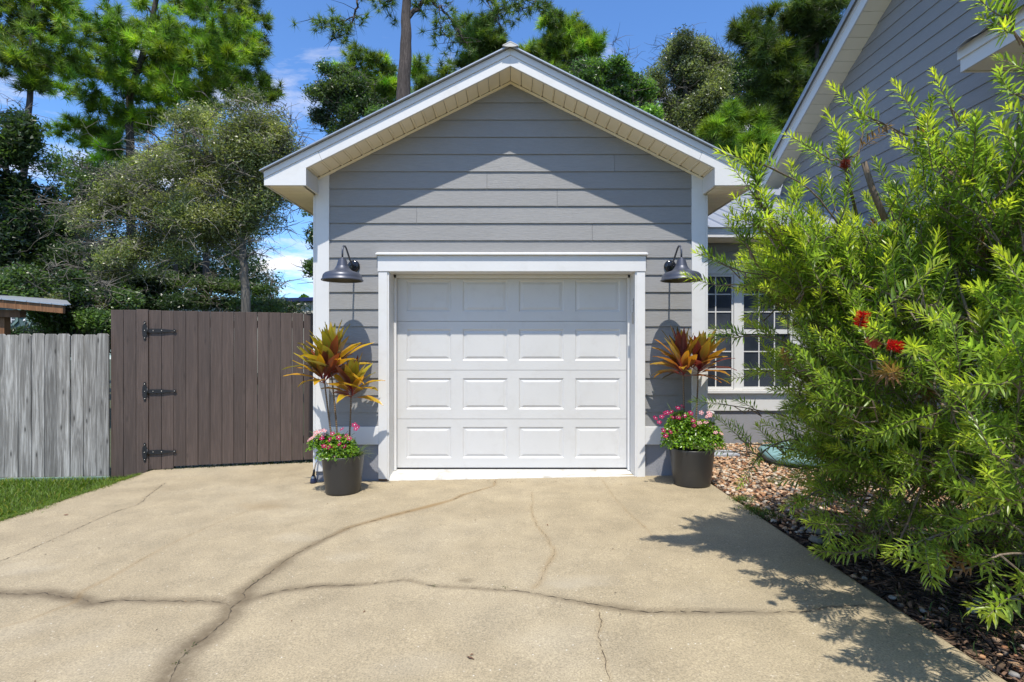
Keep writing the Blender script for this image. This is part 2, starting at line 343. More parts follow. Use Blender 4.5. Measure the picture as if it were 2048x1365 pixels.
CR = {
 'A': ([(333,965),(305,985),(290,997),(285,1003),(270,1012),(235,1022),(190,1040),(130,1068),(60,1098),(0,1122),(-80,1158)], 0.008, 0),
 'B': ([(992,958),(988,972),(960,980),(925,990),(905,1000),(850,1015),(790,1030),(740,1044),(700,1055),(635,1086),(585,1113),(538,1148),(511,1165),(486,1188),(490,1198),(461,1219),(460,1234),(435,1255),(404,1282),(369,1307),(352,1332),(340,1359),(322,1400)], 0.008, 1),
 'C': ([(-60,1180),(0,1186),(58,1188),(86,1186),(119,1192),(165,1198),(183,1209),(246,1200),(327,1203),(411,1203),(454,1207),(461,1219)], 0.0075, 2),
 'D': ([(454,1207),(485,1203),(569,1182),(638,1173),(700,1172),(739,1169),(812,1160),(869,1173),(946,1176),(1052,1183),(1115,1195),(1185,1208),(1284,1222),(1420,1222),(1535,1223),(1605,1221),(1651,1213),(1720,1209),(1797,1213)], 0.008, 3),
 'E': ([(1063,985),(1065,1009),(1062,1021),(1073,1050),(1097,1078),(1100,1090),(1108,1095),(1108,1109),(1090,1137),(1084,1155),(1076,1169),(1067,1176)], 0.0035, 4),
 'F': ([(1196,1211),(1200,1230),(1203,1246),(1196,1268),(1204,1292),(1210,1313),(1211,1330),(1215,1345),(1220,1365),(1224,1400)], 0.005, 5),
 'G': ([(1205,960),(1212,972),(1227,993),(1245,1014),(1266,1035),(1275,1040),(1287,1053),(1305,1071)], 0.004, 6),
 'H': ([(508,1017),(427,1050),(346,1086),(285,1119),(215,1159),(165,1182),(150,1205),(58,1240),(0,1255),(-40,1270)], 0.0035, 7),
}
CRW = {k: np.array([G(*p) for p in v[0]]) for k, v in CR.items()}
def dist_poly(P, pl):
    best = np.full(len(P), 9.0); tt = np.zeros(len(P)); acc = 0; tot = sum(np.linalg.norm(pl[i + 1] - pl[i]) for i in range(len(pl) - 1))
    for i in range(len(pl) - 1):
        a, b = pl[i], pl[i + 1]; ab = b - a; l = np.linalg.norm(ab)
        t = np.clip(((P - a) @ ab) / (l * l + 1e-9), 0, 1); d = np.linalg.norm(P - (a + t[:, None] * ab), axis=1)
        m = d < best; best[m] = d[m]; tt[m] = (acc + t[m] * l) / tot; acc += l
    return best, tt
def driveway():
    step = 0.019
    xs = np.arange(DX0, DX1 + 0.001, (DX1 - DX0) / 320); ys = np.concatenate([np.arange(-6, 0.9, 0.3), np.arange(0.9, 6.2, step)])
    X, Y = np.meshgrid(xs, ys); P = np.stack([X.ravel(), Y.ravel()], 1)
    Z = -(0.02 * (P[:, 1] - 5.2) - 0.015 * P[:, 0]) + 0.004 * np.sin(P[:, 0] * 1.3) * np.cos(P[:, 1] * 1.1)
    col = np.zeros((len(P), 3))
    nz = 0.6 + 0.4 * np.sin(P[:, 0] * 9 + 2 * np.sin(P[:, 1] * 7)) * np.sin(P[:, 1] * 8.3 + np.sin(P[:, 0] * 5))
    def stain(ch, key, prof, amt):
        d, t = dist_poly(P, CRW[key]); w = np.interp(t, [p[0] for p in prof], [p[1] for p in prof]) * (0.8 + 0.35 * nz)
        a = np.interp(t, [p[0] for p in prof], [p[2] for p in prof]); e = np.clip(1 - (d / np.maximum(w, 1e-4)), 0, 1)
        a = a * (.75 + .5 * nz); col[:, ch] = np.maximum(col[:, ch], amt * a * np.clip(e * 1.35, 0, 1) ** 1.1)
    stain(0, 'B', [(0, .02, .1), (.3, .03, .3), (.45, .05, .6), (.62, .075, .85), (.8, .10, 1), (1, .13, 1)], 1.0)
    stain(0, 'C', [(0, .09, 1), (.35, .07, .9), (.7, .055, .8), (1, .075, .9)], 0.95)
    stain(0, 'D', [(0, .07, .8), (.15, .045, .8), (.3, .03, .6), (.5, .045, .7), (.62, .06, .9), (.75, .045, .8), (.9, .03, .5), (1, .02, .4)], 0.9)
    stain(1, 'B', [(0, .015, .7), (.12, .03, .9), (.3, .05, 1), (.42, .06, .9), (.55, .03, .2), (1, .02, 0)], 0.7)
    stain(0, 'A', [(0, .03, .6), (.3, .03, .5), (1, .02, .3)], 0.45)
    stain(1, 'E', [(0, .01, .6), (.5, .02, .8), (1, .03, .7)], 0.5)
    stain(1, 'G', [(0, .012, .6), (1, .015, .6)], 0.45)
    stain(1, 'H', [(0, .012, .4), (.4, .012, .7), (.6, .03, .8), (1, .01, .6)], 0.5)
    stain(1, 'F', [(0, .012, .6), (1, .012, .5)], 0.4)
    for (px, py, rx, ry, a, ch) in [(60,1135,.22,.12,.7,2),(600,1075,.2,.12,.6,2),(100,1270,.35,.2,.45,2),(1130,1168,.13,.07,.7,2),(1180,1160,.28,.08,.6,2),(1060,1155,.2,.1,.3,2),(700,1115,.14,.1,.5,2),(934,1162,.055,.03,.75,0),(800,1330,.3,.1,.35,2),(1110,1275,.25,.12,.3,2),(540,1010,.3,.15,.35,1),(230,1330,.3,.15,.3,2),(1450,1200,.3,.2,.25,2)]:
        g = G(px, py); q = ((P[:, 0] - g[0]) / rx) ** 2 + ((P[:, 1] - g[1]) / ry) ** 2
        col[:, ch] = np.maximum(col[:, ch], a * (.38 if ch == 2 else 1) * np.clip(1.15 - q, 0, 1) ** .7 * np.clip(nz * 1.6 - .35, 0, 1))
    d_all = np.min([dist_poly(P, CRW[k])[0] / (CR[k][1] * 3) for k in CRW if k not in 'GH'], axis=0)
    Z -= 0.004 * np.clip(1 - d_all, 0, 1)                                    # the slab dips into its cracks
    ex = np.minimum(P[:, 0] - DX0, DX1 - P[:, 0]); Z -= 0.012 * np.clip(1 - ex / 0.03, 0, 1) ** 2
    V = np.stack([P[:, 0], P[:, 1], Z], 1); ny, nx = X.shape; i = np.arange(ny * nx).reshape(ny, nx)
    Fc = np.stack([i[:-1, :-1].ravel(), i[:-1, 1:].ravel(), i[1:, 1:].ravel(), i[1:, :-1].ravel()], 1)
    # skirts down both long edges
    for colm, sgn in ((0, 1), (nx - 1, -1)):
        top = i[:, colm]; o = len(V); low = V[top].copy(); low[:, 2] -= 0.09; V = np.vstack([V, low]); col = np.vstack([col, np.zeros((ny, 3))])
        a = top[:-1]; b = top[1:]; c = o + np.arange(1, ny); d = o + np.arange(0, ny - 1)
        q = np.stack([a, b, c, d], 1) if sgn > 0 else np.stack([d, c, b, a], 1); Fc = np.vstack([Fc, q])
    ob = fmesh('driveway', V, Fc, M['concrete'], col=col, smooth=True); kind(ob, 'structure')
    return ob
drive = driveway()
def dz_at(x, y): return gz(x, y) + 0.004 * math.sin(x * 1.3) * math.cos(y * 1.1)
for key, (pp, wdt, idx) in CR.items():                            # the cracks themselves, ragged slivers of dirt
    rr = random.Random(idx + 3); pl = CRW[key]; pts = []
    for i in range(len(pl) - 1):
        a, b = pl[i], pl[i + 1]; l = float(np.linalg.norm(b - a)); n = max(2, int(l / 0.022)); nn = np.array([-(b - a)[1], (b - a)[0]]) / (l + 1e-9)
        for k in range(n): pts.append(a + (b - a) * k / n + nn * rr.uniform(-1, 1) * min(0.0085, l * 0.07))
    vs = []; fs = []
    for i, p in enumerate(pts):
        t = pts[min(i + 1, len(pts) - 1)] - pts[max(i - 1, 0)]; t = t / (np.linalg.norm(t) + 1e-9); nn = np.array([-t[1], t[0]])
        w = wdt * 0.5 * rr.choice([0.12, 0.35, 0.5, 0.8, 1.2]) * (0.35 if key in 'GH' else 0.62)
        if i < 3 or i > len(pts) - 4: w *= 0.3
        for s in (-1, 1):
            q = p + nn * w * s; vs.append((q[0], q[1], dz_at(q[0], q[1]) + 0.0035 - (0.004 if key not in 'GH' else 0)))
    for i in range(len(pts) - 1):
        if rr.random() < (0.38 if key in 'GH' else 0.07): continue
        if key == 'B' and i / len(pts) < 0.42 and rr.random() < 0.6: continue
        if key == 'D' and 0.15 < i / len(pts) < 0.42 and rr.random() < 0.6: continue
        fs.append((2 * i, 2 * i + 1, 2 * i + 3, 2 * i + 2))
    me = bpy.data.meshes.new('crack'); me.from_pydata(vs, [], fs); link('crack', me, M['crack'], drive)

# ------------------------------------------------------------------ blades, pebbles, chips
def blades(P, h, w, col, lean=0.5, name='grass', parent=None, mat=None):
    n = len(P); an = RN.uniform(0, 2 * np.pi, n); la = RN.uniform(0, 2 * np.pi, n)
    s = np.stack([np.cos(an), np.sin(an), 0 * an], 1) * (w * RN.uniform(.6, 1.2, n))[:, None]
    hh = h * RN.uniform(.5, 1.2, n); ld = np.stack([np.cos(la), np.sin(la), 0 * la], 1) * (hh * lean * RN.uniform(.3, 1.3, n))[:, None]
    up = np.array([0, 0, 1.0]); mid = P + up * (hh * .6)[:, None] + ld * .4; tip = P + up * (hh * (1 - .25 * lean))[:, None] + ld
    V = np.stack([P - s, P + s, mid + s * .7, mid - s * .7, tip + s * .08, tip - s * .08], 1).reshape(-1, 3)
    b = np.arange(n)[:, None] * 6; Fc = np.concatenate([b + [0, 1, 2, 3], b + [3, 2, 4, 5]], 0)
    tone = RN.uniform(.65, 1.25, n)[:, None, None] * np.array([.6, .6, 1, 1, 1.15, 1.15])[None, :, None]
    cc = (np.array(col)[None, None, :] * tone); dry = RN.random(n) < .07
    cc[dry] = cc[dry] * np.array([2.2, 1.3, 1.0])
    return fmesh(name, V, Fc, mat or M['grass'], parent, col=cc.reshape(-1, 3))
n = 30000
gx = RN.uniform(-7.0, DX0 + .015, n); gy = RN.uniform(3.2, 5.63, n)
gp = np.stack([gx, gy, -(0.02 * (gy - 5.2) - 0.015 * gx) - .06], 1)
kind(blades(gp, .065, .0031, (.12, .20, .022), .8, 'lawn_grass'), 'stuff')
n = 2600
gy = RN.uniform(3.2, 5.6, n); gx = DX0 + .012 + RN.exponential(.012, n) * (1 + 1.2 * (np.sin(gy * 9) > .3))
gp = np.stack([gx, gy, -(0.02 * (gy - 5.2) - 0.015 * gx) - .012], 1)
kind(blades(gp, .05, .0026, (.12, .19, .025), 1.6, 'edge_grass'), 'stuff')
def ico():
    t = (1 + 5 ** .5) / 2
    v = np.array([(-1, t, 0), (1, t, 0), (-1, -t, 0), (1, -t, 0), (0, -1, t), (0, 1, t), (0, -1, -t), (0, 1, -t), (t, 0, -1), (t, 0, 1), (-t, 0, -1), (-t, 0, 1)], float)
    v /= np.linalg.norm(v[0])
    f = [(0, 11, 5), (0, 5, 1), (0, 1, 7), (0, 7, 10), (0, 10, 11), (1, 5, 9), (5, 11, 4), (11, 10, 2), (10, 7, 6), (7, 1, 8), (3, 9, 4), (3, 4, 2), (3, 2, 6), (3, 6, 8), (3, 8, 9), (4, 9, 5), (2, 4, 11), (6, 2, 10), (8, 6, 7), (9, 8, 1)]
    v = [tuple(a) for a in v]; cache = {}; nf = []
    def mid(a, b):
        k = (min(a, b), max(a, b))
        if k not in cache:
            m = (np.array(v[a]) + np.array(v[b])) / 2; m /= np.linalg.norm(m); cache[k] = len(v); v.append(tuple(m))
        return cache[k]
    for a, b, c in f:
        x, y, z = mid(a, b), mid(b, c), mid(c, a); nf += [(a, x, z), (b, y, x), (c, z, y), (x, y, z)]
    return np.array(v), np.array(nf)
ICV2, ICF2 = ico()
t_ = (1 + 5 ** .5) / 2
ICV0 = ICV2[:12]; ICF0 = np.array([(0, 11, 5), (0, 5, 1), (0, 1, 7), (0, 7, 10), (0, 10, 11), (1, 5, 9), (5, 11, 4), (11, 10, 2), (10, 7, 6), (7, 1, 8), (3, 9, 4), (3, 4, 2), (3, 2, 6), (3, 6, 8), (3, 8, 9), (4, 9, 5), (2, 4, 11), (6, 2, 10), (8, 6, 7), (9, 8, 1)])
STC = np.array([(.46, .25, .12), (.50, .33, .20), (.52, .42, .31), (.36, .17, .08), (.48, .30, .17), (.28, .24, .20), (.56, .48, .38), (.16, .12, .09), (.54, .34, .21)])
def pebbles(P, size, name='gravel', pal=STC, prob=None, low=False):
    n = len(P); ICV, ICF = (ICV0, ICF0) if low else (ICV2, ICF2); rot = RN.uniform(0, 2 * np.pi, n); sx = size * RN.uniform(.6, 1.5, n); sy = sx * RN.uniform(.55, .95, n); sz = sx * RN.uniform(.35, .65, n)
    lump = 1 + RN.uniform(-.16, .16, (n, len(ICV)))
    v = ICV[None] * lump[:, :, None] * np.stack([sx, sy, sz], 1)[:, None, :]
    tl = RN.uniform(-.35, .35, n); v2 = v.copy(); v2[:, :, 2] = v[:, :, 2] * np.cos(tl)[:, None] + v[:, :, 0] * np.sin(tl)[:, None]; v2[:, :, 0] = v[:, :, 0] * np.cos(tl)[:, None] - v[:, :, 2] * np.sin(tl)[:, None]
    c, s = np.cos(rot)[:, None], np.sin(rot)[:, None]
    v = np.stack([v2[:, :, 0] * c - v2[:, :, 1] * s, v2[:, :, 0] * s + v2[:, :, 1] * c, v2[:, :, 2]], 2)
    V = (v + P[:, None, :]).reshape(-1, 3); Fc = (ICF[None] + (np.arange(n) * len(ICV))[:, None, None]).reshape(-1, 3)
    cc = pal[RN.choice(len(pal), n, p=prob)] * RN.uniform(.75, 1.15, n)[:, None]
    return fmesh(name, V, Fc, M['stone'], col=np.repeat(cc, len(ICV), 0), smooth=True)
n = 13500
px_ = RN.uniform(1.90, 4.78, n); py_ = 3.5 + (6.95 - 3.5) * RN.random(n) ** 1.0
keep = ~((px_ < 1.97) & (py_ > 5.0))
edge = 3.6 + .35 * np.sin(px_ * 2.1) ; keep &= (py_ > edge) | (RN.random(n) < .35)
px_, py_ = px_[keep], py_[keep]
pp = np.stack([px_, py_, -(0.02 * (py_ - 5.2) - 0.015 * px_) - .015 + RN.uniform(-.008, .012, len(px_))], 1)
kind(pebbles(pp, .0185, 'gravel', low=True), 'stuff')
n = 900
qx = RN.uniform(1.9, 3.6, n); qy = RN.uniform(1.2, 3.7, n)
pp = np.stack([qx, qy, -(0.02 * (qy - 5.2) - 0.015 * qx) - .018], 1)
kind(pebbles(pp, .020, 'scattered_gravel', STC[[3, 5, 0, 7, 4]], low=True), 'stuff')
def chips(n, x0, x1, y0, y1, l=.05, pal=((.055, .028, .016), (.11, .06, .035), (.028, .017, .012), (.16, .095, .06))):
    x = RN.uniform(x0, x1, n); y = RN.uniform(y0, y1, n); z = -(0.02 * (y - 5.2) - 0.015 * x) - .02 + RN.uniform(0, .018, n)
    a = RN.uniform(0, 2 * np.pi, n); ln = l * RN.uniform(.4, 1.5, n); w = ln * RN.uniform(.06, .25, n); tz = RN.uniform(-.25, .25, n)
    d = np.stack([np.cos(a), np.sin(a), tz], 1) * ln[:, None] / 2; s = np.stack([-np.sin(a), np.cos(a), RN.uniform(-.6, .6, n)], 1) * w[:, None]
    P = np.stack([x, y, z], 1); up = np.array([0, 0, .004])
    V = np.stack([P - d - s, P + d - s * .5, P + d + s * .5, P - d + s, P - d * .8 + up, P + d * .8 + up], 1).reshape(-1, 3)
    b = np.arange(n)[:, None] * 6; Fc = np.concatenate([b + [0, 1, 5, 4], b + [4, 5, 2, 3], b + [3, 2, 1, 0]], 0)
    cc = np.array(pal)[RN.integers(0, len(pal), n)] * RN.uniform(.7, 1.2, n)[:, None]
    return fmesh('mulch', V, Fc, M['mulch'], col=np.repeat(cc, 6, 0))
kind(chips(15000, 1.88, 4.4, .6, 4.0), 'stuff')
kind(chips(1500, 1.9, 3.2, 4.0, 6.6, .05, ((.24, .12, .07), (.16, .08, .05))), 'stuff')
n = 130
x = RN.uniform(-3.9, 1.8, n); y = np.where(RN.random(n) < .55, 5.12 - RN.exponential(.12, n), RN.uniform(1.3, 5.0, n)); y = np.minimum(y, np.where(x < -2, 5.7, 5.14)); a = RN.uniform(0, 6.28, n); l = RN.uniform(.003, .011, n)
z = -(0.02 * (y - 5.2) - 0.015 * x) + .0045; P = np.stack([x, y, z], 1); d = np.stack([np.cos(a), np.sin(a), 0 * a], 1) * l[:, None]; s_ = np.stack([-np.sin(a), np.cos(a), 0 * a], 1) * (l * .3)[:, None]; up = np.array([0, 0, .004])
V = np.stack([P - d, P - s_ + up, P + d, P + s_ + up * .5], 1).reshape(-1, 3)
kind(fmesh('leaf_litter', V, np.arange(n)[:, None] * 4 + [0, 1, 2, 3], M['mulch'], col=np.repeat(np.array([(.16, .08, .04), (.07, .045, .03), (.28, .18, .09)])[RN.integers(0, 3, n)], 4, 0)), 'stuff')
def river_stone(px, py, r, colr, label):
    g = G(px, py); o = pebbles(np.array([(0, 0, 0.0)]), r, 'river_stone', np.array([colr])); o.location = (g[0], g[1], gz(*g) + r * .25)
    tag(o, label, 'stone')
river_stone(1640, 1068, 0.039, (0.21, 0.18, 0.13), 'largest rounded tan stone at the edge of the gravel, half shaded')
river_stone(1634, 1083, 0.033, (0.19, 0.17, 0.13), 'flat tan stone just below the largest stone beside the driveway')
river_stone(1605, 1060, 0.020, (0.26, 0.23, 0.20), 'small whitish egg-shaped stone left of the largest stone')
river_stone(1785, 1197, 0.020, (0.28, 0.26, 0.23), 'pale oval pebble lying alone on the driveway edge near the crack end')
river_stone(1955, 1205, 0.035, (0.18, 0.17, 0.14), 'grey cobble under the shrub in the dark mulch')
river_stone(1948, 1222, 0.024, (0.26, 0.24, 0.20), 'white cobble in the mulch in front of the grey cobble')
river_stone(2028, 1352, 0.021, (0.26, 0.24, 0.22), 'pale pebble at the driveway edge in the bottom right corner')
# weeds at the driveway edge, in the crack ends and under the gate
def weeds(cx, cy, n, sp, h, col=(.08, .14, .02), nm='weed', spy=None):
    x = cx + RN.normal(0, sp, n); y = cy + RN.normal(0, spy or sp, n); P = np.stack([x, y, -(0.02 * (y - 5.2) - 0.015 * x) - .005], 1)
    return kind(blades(P, h, .003, col, 1.2, nm), 'stuff')
for px, py, s in ((1478, 1000, .05), (1500, 1020, .05), (1530, 1030, .06)): g = G(px, py); weeds(g[0] + .03, g[1], 240, s, .03, nm='edge_weeds')
for px, py in ((511, 1164), (368, 1306), (390, 1290), (354, 1328), (869, 1172), (1008, 1175)): g = G(px, py); weeds(g[0], g[1], 12, .009, .014, (.05, .09, .02), nm='crack_weeds')
# ================================================================== GARAGE
GY = 5.2; GX = -0.015
garage = thing('garage', 'grey lap-sided garage with white gable trim and metal roof', 'garage', (0, 0, 0))
def H(h): return CAMZ + h
XL, XR = -1.96, 1.93
OPL, OPR = -1.235, 1.235                                         # door opening
# dark carcass behind the siding
carc = MB()
carc.prism([(XL + .02, -.1), (OPL - .06, -.1), (OPL - .06, H(.72)), (OPR + .06, H(.72)), (OPR + .06, -.1), (XR - .02, -.1), (XR - .02, H(1.60)), (GX, H(2.56)), (XL + .02, H(1.60))], GY + .012, GY + .10)
carc.box(XL + .02, XL + .1, GY + .12, 12, -.2, H(1.5)); carc.box(XR - .1, XR - .02, GY + .12, 12, -.2, H(1.5))
carc.box(XL + .02, XR - .02, 11.9, 12, -.2, H(1.5))
carc.build('wall_core', M['darkgap'], garage)
def plank(parent, x0, x1, z0, z1, y=GY, clip=None, name='siding_board', mat=None):
    """one lap-siding board on a wall facing -y; clip(x)-> max height"""
    th = .009; lap = .012
    if clip is None or clip >= 90:
        m = MB().hexa([(x0, y - lap - th, z0), (x1, y - lap - th, z0), (x1, y - lap, z0), (x0, y - lap, z0), (x0, y - th, z1), (x1, y - th, z1), (x1, y, z1), (x0, y, z1)])
    return m.build(name, mat or M['siding'], parent)
def gable_plank(parent, x0, x1, z0, z1, apex_z, slope, cx, y=GY):
    def xlim(z): return max(0.001, (apex_z - z) / slope)
    a0, b0 = max(x0, cx - xlim(z0)), min(x1, cx + xlim(z0)); a1, b1 = max(x0, cx - xlim(z1)), min(x1, cx + xlim(z1))
    if b0 - a0 < .05: return
    th = .009; lap = .012; a1 = min(a1, cx) if a1 <= cx else a1
    if z1 > apex_z: z1 = apex_z; a1 = b1 = cx
    MB().hexa([(a0, y - lap - th, z0), (b0, y - lap - th, z0), (b0, y - lap, z0), (a0, y - lap, z0), (a1, y - th, z1), (b1, y - th, z1), (b1, y, z1), (a1, y, z1)]).build('siding_board', M['siding'], parent)
EXPO_S = .1715
wl, wr = XL + .14, XR - .14
zline = [H(1.69 + .1715 * k) for k in range(-15, 6)]              # bottom edge of every course
APEX = H(2.652); SLOPE = .5
BUTTS = {H(1.69 + .1715 * k): x for k, x in {-5: -.42, -7: None}.items() if x is not None}
rs = random.Random(5)
for k in range(-15, 6):
    z0 = H(1.69 + .1715 * k); z1 = z0 + EXPO_S + .004
    if z0 < H(-.86): z0 = max(z0, H(-.855))
    if z1 < H(-.84): continue
    if z0 >= H(.86) - .001:                                       # above the door head: boards run across, with butt joints
        butt = {-4: .80, -3: -.95, -2: .45, -1: -.25, -5: -1.12, 0: 1.02}.get(k)
        segs = [(wl, wr)] if butt is None else [(wl, butt - .0012), (butt + .0012, wr)]
        for a, b in segs: gable_plank(garage, a, b, z0, z1, APEX, SLOPE, GX)
    else:
        if z1 > H(.87):                                           # course that the head trim cuts
            plank(garage, wl, wr, max(z0, H(.70)), z1); continue
        plank(garage, wl, OPL - .075, z0, z1); plank(garage, OPR + .07, wr, z0, z1)
# bottom band and foundation
for a, b in ((wl, OPL - .093), (OPR + .088, wr)):
    MB().box(a, b, GY - .034, GY + .01, H(-1.03), H(-.852)).build('band_board', M['white'], garage, bevel=.003)
for a, b in ((XL + .003, OPL - .088), (OPR + .083, XR - .003)):
    MB().box(a, b, GY - .006, GY + .1, -.12, H(-1.032)).build('foundation', M['found'], garage)
# corner boards
for a, b, s in ((XL, XL + .14, -1), (XR - .14, XR, 1)):
    MB().prism([(a, H(-1.30)), (b, H(-1.30)), (b, H(1.60 + (.07 if s < 0 else 0))), (a, H(1.60 + (.07 if s > 0 else 0)))], GY - .026, GY + .008).build('corner_board', M['white'], garage, bevel=.003)
    MB().box(*((a - .02, a - .001) if s < 0 else (b + .001, b + .02)), GY - .026, GY + .12, H(-1.30), H(1.45)).build('corner_board', M['white'], garage, bevel=.003)
# door trim
y0, y1 = GY - .04, GY + .006
MB().box(OPL - .092, OPL - .004, y0, y1, .0, H(.688)).build('door_casing', M['white'], garage, bevel=.003)
MB().box(OPR + .004, OPR + .087, y0, y1, .0, H(.688)).build('door_casing', M['white'], garage, bevel=.003)
MB().box(OPL - .098, OPR + .093, y0 - .006, y1, H(.690), H(.845)).build('door_head_board', M['white'], garage, bevel=.003)
MB().prismx([(y0 - .035, H(.852)), (y0 - .035, H(.868)), (GY, H(.888)), (GY, H(.847)), (y0 - .012, H(.847))], OPL - .112, OPR + .107).build('drip_cap', M['white'], garage, bevel=.002)
# blackened gap under the casing feet
for a, b in ((OPL - .090, OPL - .006), (OPR + .006, OPR + .085)): MB().box(a, b, GY - .03, GY + .0, -.035, -.001).build('casing_foot', M['rust'], garage)
# jambs and head of the opening
DY = 5.44
MB().box(OPL - .004, OPL + .012, GY - .03, DY + .05, -.01, H(.69)).build('jamb', M['white'], garage)
MB().box(OPR - .012, OPR + .004, GY - .03, DY + .05, -.01, H(.69)).build('jamb', M['white'], garage)
MB().box(OPL, OPR, GY - .03, DY + .05, H(.688), H(.71)).build('head_jamb', M['white'], garage)
for a, b in ((OPL + .013, OPL + .037), (OPR - .037, OPR - .013)): MB().box(a, b, DY - .055, DY - .012, .03, H(.686)).build('door_stop', M['white'], garage, bevel=.002)
MB().box(OPL + .013, OPR - .013, DY - .055, DY - .012, H(.655), H(.686)).build('door_stop', M['white'], garage, bevel=.002)
# garage door: four sections, sixteen raised panels
gd = MB().box(OPL + .02, OPR - .02, DY + .03, DY + .05, .035, H(.70)).build('garage_door', M['white_door'], garage)
SZ = .5105; dz0 = .046
for r in range(4):
    z0 = dz0 + r * SZ; z1 = z0 + SZ - .0035
    dxl, dxr = OPL + .018, OPR - .018; face = DY
    xs = [(-1.105 + i * .5885, -1.105 + i * .5885 + .47) for i in range(4)]
    zp0, zp1 = z0 + .10, z0 + .10 + .325
    m = MB()
    # frame of the section round its four panels
    m.box(dxl, dxr, face, DY + .03, z0, zp0); m.box(dxl, dxr, face, DY + .03, zp1, z1)
    edges = [dxl] + [v for p in xs for v in p] + [dxr]
    for i in range(0, len(edges), 2): m.box(edges[i], edges[i + 1], face, DY + .0299, zp0, zp1)
    m.build('door_section', M['white_door'], gd)
    for a, b in xs:
        p = MB(); g = .0085; e1 = .014; e2 = .042; fy = face
        rings = [(a, b, zp0, zp1, fy), (a + e1, b - e1, zp0 + e1, zp1 - e1, fy + g), (a + e1 + .006, b - e1 - .006, zp0 + e1 + .006, zp1 - e1 - .006, fy + g), (a + e2 + .008, b - e2 - .008, zp0 + e2, zp1 - e2, fy + .0015)]
        vs = []
        for (A, B, c, d, y) in rings: vs += [(A, y, c), (B, y, c), (B, y, d), (A, y, d)]
        fs = []
        for k in range(3):
            for j in range(4): q = k * 4; fs.append((q + j, q + (j + 1) % 4, q + 4 + (j + 1) % 4, q + 4 + j))
        fs.append((12, 13, 14, 15)); p.add(vs, fs).build('raised_panel', M['white_door'], gd)
MB().box(OPL + .02, OPR - .02, DY - .004, DY + .03, .034, .0455).build('bottom_seal', M['iron'], gd)
th_ = MB(); nx_ = 60; rt2 = random.Random(4)
for i_ in range(nx_ + 1):
    xx = OPL + .004 + (OPR - OPL - .008) * i_ / nx_; jx = rt2.uniform(-.007, .004); gg = gz(xx, GY)
    th_.v += [(xx, GY - .022 + jx, gg - .01), (xx, GY - .012 + jx * .6, gg + .010 + rt2.uniform(-.003, .002)), (xx, GY + .05, .018), (xx, DY + .06, .033), (xx, DY + .06, -.05)]
for i_ in range(nx_):
    for q_ in range(4): a_ = i_ * 5 + q_; th_.f.append((a_, a_ + 5, a_ + 6, a_ + 1))
th_.build('threshold', M['chip'], garage, smooth=False)
# pull-strap bracket on the right jamb
br = MB(); br.box(OPR - .015, OPR - .008, GY + .02, GY + .05, H(.19), H(.43)); br.box(OPR - .03, OPR - .013, GY + .025, GY + .03, H(.17), H(.29)); br.build('latch_bracket', M['steel'], garage)
for zz in (.21, .27, .36, .41): MB().lathe([(.001, -.003), (.004, 0), (.001, .003)], (OPR - .017, GY + .035, H(zz)), 8).build('screw', M['iron'], garage)
